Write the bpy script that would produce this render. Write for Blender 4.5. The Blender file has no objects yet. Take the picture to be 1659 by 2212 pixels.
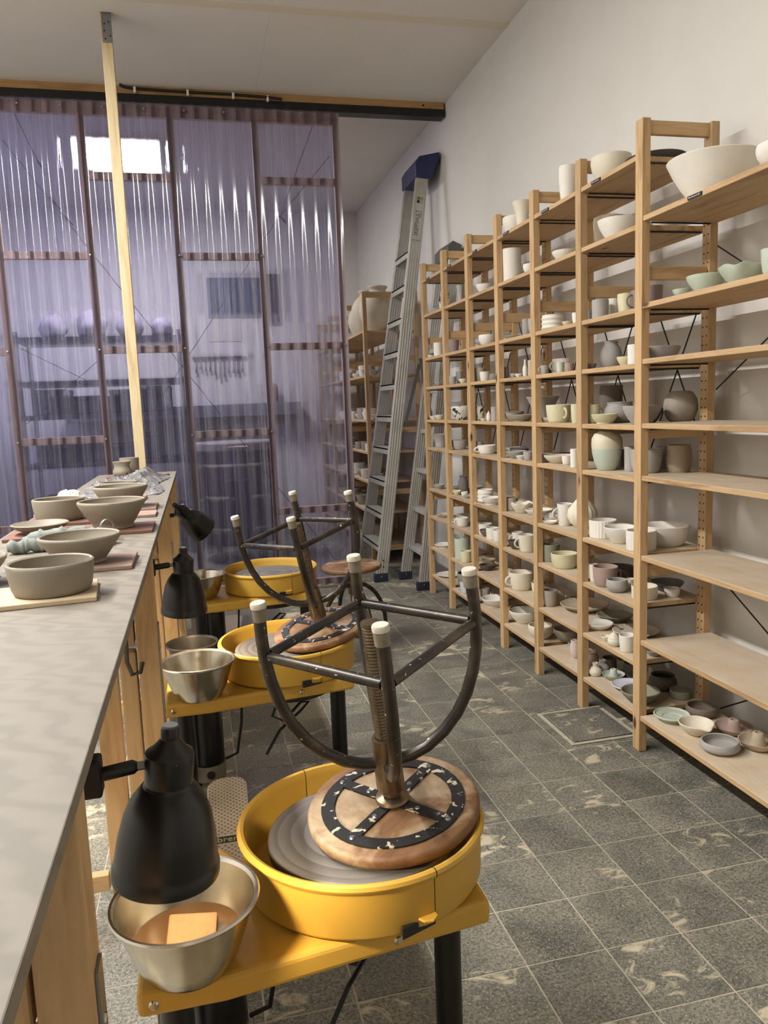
import bpy, math, random
from mathutils import Vector, Matrix
random.seed(7)
PI = math.pi
scene = bpy.context.scene
COL = scene.collection

# ------------------------------------------------------------------ camera
F_PX, W_PX, H_PX = 1686.16, 1659, 2212
cam_d = bpy.data.cameras.new('camera')
cam_d.sensor_fit = 'VERTICAL'
cam_d.sensor_height = 36.0
cam_d.lens = 36.0 * F_PX / H_PX
cam_d.clip_start = 0.02
cam_o = bpy.data.objects.new('camera', cam_d)
COL.objects.link(cam_o)
fw = Vector((0.22682938, 0.96459445, -0.13455844))
rt = Vector((0.97153354, -0.23379546, -0.03823955))
up = Vector((0.06834481, 0.12205418, 0.99016754))
cam_o.matrix_world = Matrix(((rt.x, up.x, -fw.x, 0.0), (rt.y, up.y, -fw.y, 0.0), (rt.z, up.z, -fw.z, 1.3266), (0, 0, 0, 1)))
scene.camera = cam_o

# ------------------------------------------------------------------ world, exposure
world = bpy.data.worlds.new('world'); scene.world = world
world.use_nodes = True
world.node_tree.nodes['Background'].inputs[0].default_value = (0.6, 0.65, 0.75, 1)
world.node_tree.nodes['Background'].inputs[1].default_value = 0.02
scene.view_settings.view_transform = 'Standard'
scene.view_settings.look = 'None'
scene.view_settings.gamma = 1.0
scene.view_settings.use_curve_mapping = False
scene.view_settings.exposure = 0.0
try:
    scene.cycles.use_denoising = True
    scene.cycles.max_bounces = 6
    scene.cycles.diffuse_bounces = 4
    scene.cycles.glossy_bounces = 3
    scene.cycles.transparent_max_bounces = 8
    scene.cycles.transmission_bounces = 4
    scene.cycles.use_adaptive_sampling = True
    scene.cycles.adaptive_threshold = 0.03
    scene.cycles.sample_clamp_indirect = 4.0
    scene.cycles.caustics_refractive = False
    scene.cycles.caustics_reflective = False
except Exception:
    pass

def area_light(name, loc, sx, sy, power, color, rot=(0, 0, 0)):
    d = bpy.data.lights.new(name, 'AREA'); d.shape = 'RECTANGLE'; d.size = sx; d.size_y = sy
    d.energy = power; d.color = color
    o = bpy.data.objects.new(name, d); COL.objects.link(o)
    o.location = loc; o.rotation_euler = rot
    return o
WARM = (1.0, 0.985, 0.965)
CEIL_LAMPS = [(-1.55, 0.75, 82), (-1.55, 2.35, 116), (-1.55, 3.75, 94)]      # ceiling strip lamps of the studio, behind and above the view
for (lx, ly, pw) in CEIL_LAMPS:
    area_light('strip_lamp_light', (lx, ly, 3.385), 0.16, 1.15, pw, WARM)
BACK_LAMP = (-0.42, 7.15, 3.44)                                            # panel lamp on the kiln room ceiling, seen through the sheet
area_light('panel_lamp_light', (BACK_LAMP[0], BACK_LAMP[1], 3.425), 0.56, 0.8, 60, (1.0, 0.97, 0.92))
area_light('window_daylight', (-2.60, 7.35, 2.05), 1.4, 1.2, 9, (0.40, 0.47, 1.0), (0, -PI / 2, 0))   # dusk light through the kiln room window

# ------------------------------------------------------------------ material helpers
def lin(c):
    if isinstance(c, str):
        c = c.lstrip('#'); c = tuple(int(c[i:i + 2], 16) / 255 for i in (0, 2, 4))
    return tuple(((v / 12.92) if v <= 0.04045 else ((v + 0.055) / 1.055) ** 2.4) for v in c) + (1.0,)
class NT:
    def __init__(s, name):
        s.m = bpy.data.materials.new(name); s.m.use_nodes = True
        s.t = s.m.node_tree; s.t.nodes.clear()
        s.out = s.n('ShaderNodeOutputMaterial')
    def n(s, typ, **kw):
        nd = s.t.nodes.new(typ)
        for k, v in kw.items():
            if k.startswith('i_'):
                key = k[2:].replace('_', ' ')
                nd.inputs[key].default_value = v
            else: setattr(nd, k, v)
        return nd
    def l(s, a, b): s.t.links.new(a, b)
    def bsdf(s, **kw):
        b = s.n('ShaderNodeBsdfPrincipled'); s.l(b.outputs[0], s.out.inputs[0])
        for k, v in kw.items(): b.inputs[k].default_value = v
        return b
    def coord(s, kind='Object', scale=(1, 1, 1), rnd=0.0):
        tc = s.n('ShaderNodeTexCoord'); mp = s.n('ShaderNodeMapping'); mp.inputs['Scale'].default_value = scale
        if rnd:
            oi = s.n('ShaderNodeObjectInfo'); ml = s.n('ShaderNodeVectorMath', operation='SCALE')
            cb = s.n('ShaderNodeCombineXYZ')
            for i in range(3): s.l(oi.outputs['Random'], cb.inputs[i])
            s.l(cb.outputs[0], ml.inputs[0]); ml.inputs['Scale'].default_value = rnd
            ad = s.n('ShaderNodeVectorMath', operation='ADD'); s.l(tc.outputs[kind], ad.inputs[0]); s.l(ml.outputs[0], ad.inputs[1])
            s.l(ad.outputs[0], mp.inputs[0])
        else:
            s.l(tc.outputs[kind], mp.inputs[0])
        return mp.outputs[0]
    def noise(s, vec, scale, detail=4, rough=0.55, dist=0.0):
        nd = s.n('ShaderNodeTexNoise'); nd.inputs['Scale'].default_value = scale; nd.inputs['Detail'].default_value = detail
        nd.inputs['Roughness'].default_value = rough; nd.inputs['Distortion'].default_value = dist
        s.l(vec, nd.inputs['Vector']); return nd.outputs['Fac']
    def ramp(s, fac, stops, interp='LINEAR'):
        r = s.n('ShaderNodeValToRGB'); r.color_ramp.interpolation = interp
        e = r.color_ramp.elements
        while len(e) < len(stops): e.new(0.5)
        for i, (p, c) in enumerate(stops):
            e[i].position = p; e[i].color = c if len(c) == 4 else lin(c)
        s.l(fac, r.inputs[0]); return r.outputs[0]
    def mix(s, fac, a, b, blend='MIX'):
        m = s.n('ShaderNodeMix', data_type='RGBA', blend_type=blend)
        for sock, v in ((m.inputs[0], fac), (m.inputs[6], a), (m.inputs[7], b)):
            if hasattr(v, 'is_linked') or hasattr(v, 'links'): s.l(v, sock)
            else: sock.default_value = v
        return m.outputs[2]
    def bump(s, h, strength=0.3, dist=0.01):
        b = s.n('ShaderNodeBump'); b.inputs['Strength'].default_value = strength; b.inputs['Distance'].default_value = dist
        s.l(h, b.inputs['Height']); return b.outputs[0]
    def jitter(s, col, amt=0.12):
        oi = s.n('ShaderNodeObjectInfo'); mr = s.n('ShaderNodeMapRange')
        mr.inputs['To Min'].default_value = 1 - amt; mr.inputs['To Max'].default_value = 1 + amt
        s.l(oi.outputs['Random'], mr.inputs['Value'])
        h = s.n('ShaderNodeHueSaturation'); s.l(mr.outputs[0], h.inputs['Value']); s.l(col, h.inputs['Color'])
        return h.outputs[0]
MAT = {}
G4 = lambda v: (v, v, v, 1)

def wood(name, light, dark, knot, axis='z', rough=0.6, amt=0.10, dust=None, knots=True):
    t = NT(name)
    s = {'x': (0.10, 1, 1), 'y': (1, 0.10, 1), 'z': (1, 1, 0.10)}[axis]
    v = t.coord('Object', s, rnd=9.0)
    n1 = t.noise(v, 26, 6, 0.6, 0.6)
    c = t.ramp(n1, [(0.30, dark), (0.48, light), (0.62, light), (0.78, dark)])
    n2 = t.noise(v, 90, 3, 0.6)
    c = t.mix(t.ramp(n2, [(0.35, G4(0)), (0.75, G4(0.35))]), c, lin(dark))
    if knots:
        s2 = {'x': (0.42, 1, 1), 'y': (1, 0.42, 1), 'z': (1, 1, 0.42)}[axis]
        v2 = t.coord('Object', s2, rnd=9.0)
        vo = t.n('ShaderNodeTexVoronoi', feature='F1'); vo.inputs['Scale'].default_value = 8.5; t.l(v2, vo.inputs['Vector'])
        k = t.ramp(vo.outputs['Distance'], [(0.055, G4(1)), (0.115, G4(0))])
        wn = t.n('ShaderNodeTexWhiteNoise'); t.l(vo.outputs['Position'], wn.inputs['Vector'])
        kk = t.mix(1.0, k, t.ramp(wn.outputs['Value'], [(0.42, G4(0)), (0.43, G4(1))]), 'MULTIPLY')
        c = t.mix(kk, c, lin(knot))
    if dust:
        nd = t.noise(t.coord('Object', (1, 1, 1), rnd=3.0), 9, 4)
        gm = t.n('ShaderNodeNewGeometry'); sz = t.n('ShaderNodeSeparateXYZ'); t.l(gm.outputs['Normal'], sz.inputs[0])
        upf = t.ramp(sz.outputs['Z'], [(0.5, G4(0)), (0.8, G4(1))])          # clay dust lies only on the upper face
        c = t.mix(t.mix(1.0, upf, t.ramp(nd, [(0.3, G4(0.45)), (0.7, G4(0.85))]), 'MULTIPLY'), c, lin(dust))
    c = t.jitter(c, amt)
    b = t.bsdf(Roughness=rough)
    t.l(c, b.inputs['Base Color'])
    t.l(t.bump(n1, 0.12, 0.004), b.inputs['Normal'])
    MAT[name] = t.m
for ax in 'xyz':
    wood('pine_' + ax, '#c2a176', '#9a784e', '#4c3220', ax)
    wood('shelf_' + ax, '#bf9f76', '#987650', '#50361f', ax, dust='#cdc2ae')
    wood('bench_' + ax, '#c9a678', '#a88258', '#6a4428', ax)
    wood('frame_' + ax, '#efc69a', '#d0a276', '#70482f', ax)
    wood('batten_' + ax, '#c6b48e', '#aa946c', '#7d6142', ax, knots=False)
    wood('beam_' + ax, '#b08a5a', '#8f6a42', '#50341d', ax)

def plain(name, col, rough=0.5, metal=0.0, var=None, scale=12, bump=0.0, bscale=60, spec=None, coat=0.0, jit=0.0):
    t = NT(name); b = t.bsdf(Roughness=rough, Metallic=metal)
    v = t.coord('Object', (1, 1, 1), rnd=5.0)
    base = lin(col)
    if var:
        c = t.ramp(t.noise(v, scale, 5, 0.6), [(0.3, col), (0.7, var)])
    else:
        c = t.mix(0.0, base, base)
    if jit: c = t.jitter(c, jit)
    t.l(c, b.inputs['Base Color'])
    if bump: t.l(t.bump(t.noise(v, bscale, 4, 0.6), bump, 0.003), b.inputs['Normal'])
    if spec is not None: b.inputs['Specular IOR Level'].default_value = spec
    if coat: b.inputs['Coat Weight'].default_value = coat
    MAT[name] = t.m
plain('wall_paint', '#dad7d1', 0.85, var='#d5d1ca', scale=3, bump=0.12, bscale=220)
plain('ceiling_paint', '#dfd9d1', 0.9, var='#dad4cb', scale=2.2, bump=0.10, bscale=200)
plain('seam_paint', '#d8ceb8', 0.9)
plain('black_rail', '#0d0c0e', 0.45)
plain('grout', '#bab09b', 0.95, var='#9f9683', scale=30)
plain('yellow_paint', '#c39a3e', 0.5, var='#bb9238', scale=5, bump=0.10, bscale=420)
plain('yellow_pan', '#c69d40', 0.5, var='#bc9339', scale=4)
plain('cast_head', '#6f6c69', 0.5, 0.35, var='#7d7873', scale=3, bump=0.05, bscale=40)
plain('steel', '#c9c2b4', 0.22, 1.0, var='#b9b2a4', scale=25, bump=0.02, bscale=90)
plain('steel_dark', '#55504a', 0.3, 0.9)
plain('zinc', '#8f9294', 0.4, 0.9)
plain('black_paint', '#0b0a0a', 0.32, bump=0.02, bscale=150)
plain('black_matt', '#100f0e', 0.55)
plain('cord_black', '#0a0a0a', 0.6)
plain('cream_plastic', '#d9cdb8', 0.55)
plain('motor_grey', '#8d8577', 0.6, 0.2, var='#6e675c', scale=20)
plain('lampwhite', '#e9e4da', 0.4)
plain('aluminium', '#c2c0b9', 0.38, 0.55, var='#aeaca5', scale=6, bump=0.03, bscale=100)
plain('aluminium_tread', '#b9b7b0', 0.5, 0.5, var='#a8a69f', scale=10)
plain('grey_plastic', '#4c4d49', 0.5)
plain('blue_plastic', '#1b2350', 0.4)
plain('navy_rubber', '#15182c', 0.6)
plain('white_clip', '#e4e2dc', 0.4)
plain('cap_side', '#6e6455', 0.35, var='#8b806e', scale=40)
plain('spindle_metal', '#8a7860', 0.3, 0.85, var='#5d5040', scale=18)
plain('cap_white', '#d6d0c2', 0.5, var='#b9b09d', scale=40)
plain('label_black', '#15120f', 0.5)
plain('label_text', '#cfc8c0', 0.5)
plain('ink_black', '#141414', 0.5)
plain('sq_green', '#5d6b2c', 0.5); plain('sq_olive', '#8a8a3c', 0.5); plain('sq_blue', '#14173f', 0.5); plain('sq_grey', '#8f97a0', 0.5)
plain('bat_red', '#765144', 0.7, var='#8a6556', scale=18)
plain('bat_pink', '#a0887a', 0.75, var='#8e7567', scale=20, bump=0.1, bscale=60)
plain('bat_pale', '#cdb99a', 0.7, var='#bfa988', scale=14)
plain('towel', '#8d938d', 0.95, var='#7b817c', scale=30, bump=0.5, bscale=160)
plain('sponge', '#7a5131', 0.9, var='#6f482a', scale=50, bump=0.6, bscale=140)
plain('kiln_steel', '#55525a', 0.35, 0.8, var='#48464c', scale=4)
plain('kiln_top', '#9a948c', 0.7)
plain('rack_metal', '#2e2d38', 0.5, 0.3)
plain('bag_white', '#c9c4bd', 0.35, var='#b8b0aa', scale=30)
plain('pale_bag', '#a9a3ae', 0.6, var='#948e9c', scale=6)
plain('dark_box', '#2a2833', 0.7)
plain('paper', '#d5d0c4', 0.8)
plain('board_dark', '#4b5266', 0.7)
plain('sink_steel', '#8b8d92', 0.35, 0.8)
plain('utensil', '#4d3a44', 0.6)
plain('red_rag', '#7a3a48', 0.8)

def clay(name, col, var=None, rough=0.75, fleck=None, fthr=0.63, fscale=40, rings=0.0):
    t = NT(name); b = t.bsdf(Roughness=rough); v = t.coord('Object', (1, 1, 1), rnd=7.0)
    c = t.ramp(t.noise(v, 14, 4, 0.6), [(0.3, col), (0.75, var or col)])
    if fleck:
        nf = t.noise(v, fscale, 2, 0.5, 0.4)
        c = t.mix(t.ramp(nf, [(fthr, G4(0)), (fthr + 0.02, G4(1))]), c, lin(fleck))
    c = t.jitter(c, 0.05)
    t.l(c, b.inputs['Base Color'])
    v2 = t.coord('Object', (0.15, 0.15, 1), rnd=2.0)
    t.l(t.bump(t.noise(v2, 160, 2, 0.5), 0.12, 0.002), b.inputs['Normal'])
    MAT['clay_' + name] = t.m
clay('white', '#e2ddd3', '#d9d3c8'); clay('cream', '#ddd5c2', '#d2c9b4'); clay('yellow', '#d5cfae', '#cac39f')
clay('celadon', '#bcc4b4', '#b0b9a8', 0.5); clay('grey', '#a8a49e', '#9b9791'); clay('darkgrey', '#6d6964', '#5f5b57')
clay('buff', '#b9a992', '#ab9b84'); clay('buffgrey', '#a39a8c', '#968d80'); clay('pink', '#ab958a', '#9d867b')
clay('pinkgrey', '#8e7f7b', '#82736f'); clay('brown', '#75695c', '#685c50'); clay('darkbrown', '#5a5148', '#4e463e')
clay('olive', '#8b8a76', '#7d7c69'); clay('slate', '#55554f', '#65645c'); clay('bluewhite', '#c9cad2', '#bfc0ca', 0.4)
clay('pinkwhite', '#cdbdb4', '#c2b0a7'); clay('darkblue', '#474b5c', '#6b5848')
clay('terrazzo', '#d9d4c8', '#cfc9bc', 0.5, fleck='#1f1b19', fthr=0.56, fscale=48)
clay('speck', '#c9bcae', '#bdb0a2', 0.5, fleck='#6e5a4c', fthr=0.60, fscale=42)
clay('wet', '#8f8676', '#857c6d', 0.6); clay('vase', '#c6bda9', '#bcb29e')
def twotone():
    t = NT('clay_twotone'); b = t.bsdf(Roughness=0.55)
    tc = t.n('ShaderNodeTexCoord'); sp = t.n('ShaderNodeSeparateXYZ'); t.l(tc.outputs['Object'], sp.inputs[0])
    c = t.ramp(sp.outputs['Z'], [(0.088, '#b4bfb0'), (0.090, '#d0c8b0')])
    t.l(c, b.inputs['Base Color']); MAT['clay_twotone'] = t.m
twotone()

def tile_mat():
    t = NT('slate_tile'); b = t.bsdf(Roughness=0.55)
    g = t.n('ShaderNodeNewGeometry'); oi = t.n('ShaderNodeObjectInfo')
    cb = t.n('ShaderNodeCombineXYZ'); t.l(oi.outputs['Random'], cb.inputs[0]); t.l(oi.outputs['Random'], cb.inputs[1])
    sc = t.n('ShaderNodeVectorMath', operation='SCALE'); sc.inputs['Scale'].default_value = 3.0; t.l(cb.outputs[0], sc.inputs[0])
    ad = t.n('ShaderNodeVectorMath', operation='ADD'); t.l(g.outputs['Position'], ad.inputs[0]); t.l(sc.outputs[0], ad.inputs[1])
    v = ad.outputs[0]
    n1 = t.noise(v, 5, 6, 0.65, 0.8)
    c = t.ramp(n1, [(0.30, '#5c5e56'), (0.50, '#7c796d'), (0.72, '#948d7e')])
    n2 = t.noise(v, 120, 4, 0.75)
    c = t.mix(t.ramp(n2, [(0.40, G4(0.75)), (0.56, G4(0))]), c, lin('#3a3a33'))
    n4 = t.noise(v, 210, 2, 0.6)
    c = t.mix(t.ramp(n4, [(0.58, G4(0)), (0.68, G4(0.8))]), c, lin('#aea898'))
    mp = t.n('ShaderNodeMapping'); mp.inputs['Scale'].default_value = (0.8, 1.35, 1); mp.inputs['Rotation'].default_value = (0, 0, 0.5); t.l(v, mp.inputs[0])
    n3 = t.noise(mp.outputs[0], 12, 6, 0.62, 1.1)
    n5 = t.noise(v, 2.2, 2, 0.5)
    ml = t.n('ShaderNodeMath', operation='MULTIPLY'); t.l(n3, ml.inputs[0]); t.l(n5, ml.inputs[1])
    f = t.ramp(ml.outputs[0], [(0.320, G4(0)), (0.375, G4(0.8))])
    c = t.mix(f, c, lin('#c2b69b'))
    c = t.jitter(c, 0.14)
    t.l(c, b.inputs['Base Color'])
    rr = t.ramp(n1, [(0.3, G4(0.42)), (0.7, G4(0.7))]); t.l(rr, b.inputs['Roughness'])
    t.l(t.bump(n2, 0.25, 0.002), b.inputs['Normal'])
    MAT['slate_tile'] = t.m
tile_mat()

def ply_mat():
    t = NT('bench_ply'); b = t.bsdf(Roughness=0.6)
    v = t.coord('Object', (1, 1, 1))
    nz = t.noise(v, 1.6, 3, 0.5)
    wv = t.n('ShaderNodeTexWave', wave_type='BANDS', bands_direction='DIAGONAL'); wv.inputs['Scale'].default_value = 22
    wv.inputs['Distortion'].default_value = 9.0; wv.inputs['Detail'].default_value = 2.0; wv.inputs['Detail Scale'].default_value = 0.7
    mp = t.n('ShaderNodeMapping'); mp.inputs['Scale'].default_value = (0.35, 1.1, 1); mp.inputs['Rotation'].default_value = (0, 0, 0.55)
    tc = t.n('ShaderNodeTexCoord'); t.l(tc.outputs['Object'], mp.inputs[0]); t.l(mp.outputs[0], wv.inputs['Vector'])
    c = t.ramp(wv.outputs['Fac'], [(0.10, '#746d61'), (0.45, '#7e7669'), (0.9, '#847c6e')])
    c = t.mix(t.ramp(nz, [(0.4, G4(0)), (0.7, G4(0.5))]), c, lin('#827c73'))
    t.l(c, b.inputs['Base Color']); MAT['bench_ply'] = t.m
ply_mat()

def stool_metal():
    t = NT('stool_metal'); b = t.bsdf(Roughness=0.36, Metallic=0.75)
    v = t.coord('Object', (1, 1, 1), rnd=4.0)
    c = t.ramp(t.noise(v, 9, 5, 0.65), [(0.32, '#2f2f30'), (0.55, '#4a443d'), (0.75, '#6d6152')])
    sp = t.noise(v, 95, 2, 0.5)
    f = t.ramp(sp, [(0.70, G4(0)), (0.73, G4(1))])
    c = t.mix(f, c, lin('#c9c2b2')); t.l(c, b.inputs['Base Color'])
    inv = t.ramp(sp, [(0.70, G4(0.75)), (0.73, G4(0))]); t.l(inv, b.inputs['Metallic'])
    MAT['stool_metal'] = t.m
    t = NT('stool_iron'); b = t.bsdf(Roughness=0.5, Metallic=0.3)
    v = t.coord('Object', (1, 1, 1), rnd=4.0); sp = t.noise(v, 42, 3, 0.6, 0.5)
    c = t.ramp(sp, [(0.0, '#1b1a1a'), (0.58, '#232222'), (0.61, '#c9bfa8')]); t.l(c, b.inputs['Base Color']); MAT['stool_iron'] = t.m
    t = NT('stool_seat'); b = t.bsdf(Roughness=0.6)
    v = t.coord('Object', (1, 0.15, 1), rnd=4.0); v2 = t.coord('Object', (1, 1, 1), rnd=4.0)
    c = t.ramp(t.noise(v, 40, 5, 0.6), [(0.3, '#5c3d24'), (0.7, '#7f5c3a')])
    c = t.mix(t.ramp(t.noise(v2, 7, 5, 0.6, 0.5), [(0.50, G4(0)), (0.66, G4(0.7))]), c, lin('#b8a688'))
    t.l(c, b.inputs['Base Color']); MAT['stool_seat'] = t.m
stool_metal()

def lamp_black():
    t = NT('lamp_black'); b = t.bsdf(Roughness=0.33)
    v = t.coord('Object', (1, 1, 1), rnd=4.0); sp = t.noise(v, 85, 3, 0.6, 0.3)
    c = t.ramp(sp, [(0.0, '#0c0b0b'), (0.735, '#0e0d0d'), (0.75, '#a89f90')]); t.l(c, b.inputs['Base Color']); MAT['lamp_black'] = t.m
lamp_black()

def emit(name, col, strength):
    t = NT(name); e = t.n('ShaderNodeEmission'); e.inputs[0].default_value = lin(col); e.inputs[1].default_value = strength
    t.l(e.outputs[0], t.out.inputs[0]); MAT[name] = t.m
    try: t.m.cycles.emission_sampling = 'NONE'     # the lamps carry their own light objects
    except Exception: pass
emit('bulb_glow', '#ffd9a0', 14.0)
emit('panel_glow', '#fff6ec', 6.0)
emit('dusk_glow', '#8f9ee0', 1.5)
emit('strip_glow', '#fff2dc', 4.0)

def sheet_mat():
    t = NT('corrugated_plastic')
    v = t.coord('Object', (1, 1, 0.012))
    n1 = t.noise(v, 75, 4, 0.7)
    n2 = t.noise(t.coord('Object', (1, 1, 0.02)), 150, 3, 0.75)
    bmp = t.bump(n1, 0.9, 0.006)
    tint = t.ramp(n2, [(0.30, (0.56, 0.56, 0.84, 1)), (0.55, (0.74, 0.74, 0.98, 1)), (0.75, (0.90, 0.90, 1.0, 1))])
    tr = t.n('ShaderNodeBsdfTransparent'); t.l(tint, tr.inputs[0])
    rf = t.n('ShaderNodeBsdfRefraction'); t.l(tint, rf.inputs['Color']); rf.inputs['Roughness'].default_value = 0.22
    rf.inputs['IOR'].default_value = 1.12; t.l(bmp, rf.inputs['Normal'])
    m1 = t.n('ShaderNodeMixShader'); m1.inputs[0].default_value = 0.42; t.l(tr.outputs[0], m1.inputs[1]); t.l(rf.outputs[0], m1.inputs[2])
    df = t.n('ShaderNodeBsdfTranslucent'); df.inputs[0].default_value = (0.56, 0.57, 0.92, 1)
    dd = t.n('ShaderNodeBsdfDiffuse'); dd.inputs[0].default_value = (0.46, 0.47, 0.70, 1)
    m0 = t.n('ShaderNodeMixShader'); m0.inputs[0].default_value = 0.5; t.l(df.outputs[0], m0.inputs[1]); t.l(dd.outputs[0], m0.inputs[2])
    hz = t.ramp(n1, [(0.35, G4(0.03)), (0.55, G4(0.10)), (0.72, G4(0.34))])
    m2 = t.n('ShaderNodeMixShader'); t.l(hz, m2.inputs[0]); t.l(m1.outputs[0], m2.inputs[1]); t.l(m0.outputs[0], m2.inputs[2])
    gl = t.n('ShaderNodeBsdfGlossy'); gl.inputs['Roughness'].default_value = 0.12; gl.inputs['Color'].default_value = (1, 1, 1, 1)
    fr = t.n('ShaderNodeFresnel'); fr.inputs['IOR'].default_value = 1.5
    m3 = t.n('ShaderNodeMixShader'); t.l(fr.outputs[0], m3.inputs[0]); t.l(m2.outputs[0], m3.inputs[1]); t.l(gl.outputs[0], m3.inputs[2])
    t.l(m3.outputs[0], t.out.inputs[0]); MAT['corrugated_plastic'] = t.m
sheet_mat()
def film_mat():
    t = NT('plastic_film')
    tr = t.n('ShaderNodeBsdfTransparent'); tr.inputs[0].default_value = (0.99, 0.99, 1.0, 1)
    df = t.n('ShaderNodeBsdfDiffuse'); df.inputs[0].default_value = (0.9, 0.9, 0.91, 1)
    m = t.n('ShaderNodeMixShader'); m.inputs[0].default_value = 0.24; t.l(tr.outputs[0], m.inputs[1]); t.l(df.outputs[0], m.inputs[2])
    gl = t.n('ShaderNodeBsdfGlossy'); gl.inputs['Roughness'].default_value = 0.10
    fr = t.n('ShaderNodeFresnel'); fr.inputs['IOR'].default_value = 1.5
    m2 = t.n('ShaderNodeMixShader'); t.l(fr.outputs[0], m2.inputs[0]); t.l(m.outputs[0], m2.inputs[1]); t.l(gl.outputs[0], m2.inputs[2])
    t.l(m2.outputs[0], t.out.inputs[0]); MAT['plastic_film'] = t.m
film_mat()
def water_mat():
    t = NT('clay_water'); b = t.bsdf(Roughness=0.08); b.inputs['Base Color'].default_value = lin('#54391f'); b.inputs['Alpha'].default_value = 0.8
    MAT['clay_water'] = t.m
water_mat()
def tread_mat():
    t = NT('tread_pad'); b = t.bsdf(Roughness=0.6)
    v = t.coord('Object', (1, 1, 1))
    mp = t.n('ShaderNodeMapping'); mp.inputs['Rotation'].default_value = (0, 0, 0.785); mp.inputs['Scale'].default_value = (75, 75, 1); t.l(v, mp.inputs[0])
    vo = t.n('ShaderNodeTexVoronoi', feature='F1'); vo.inputs['Scale'].default_value = 1.0; vo.inputs['Randomness'].default_value = 0.0; t.l(mp.outputs[0], vo.inputs['Vector'])
    c = t.ramp(vo.outputs['Distance'], [(0.22, '#8f7d66'), (0.34, '#d8cab2')]); t.l(c, b.inputs['Base Color'])
    t.l(t.bump(vo.outputs['Distance'], 0.4, 0.003), b.inputs['Normal']); MAT['tread_pad'] = t.m
tread_mat()

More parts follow.
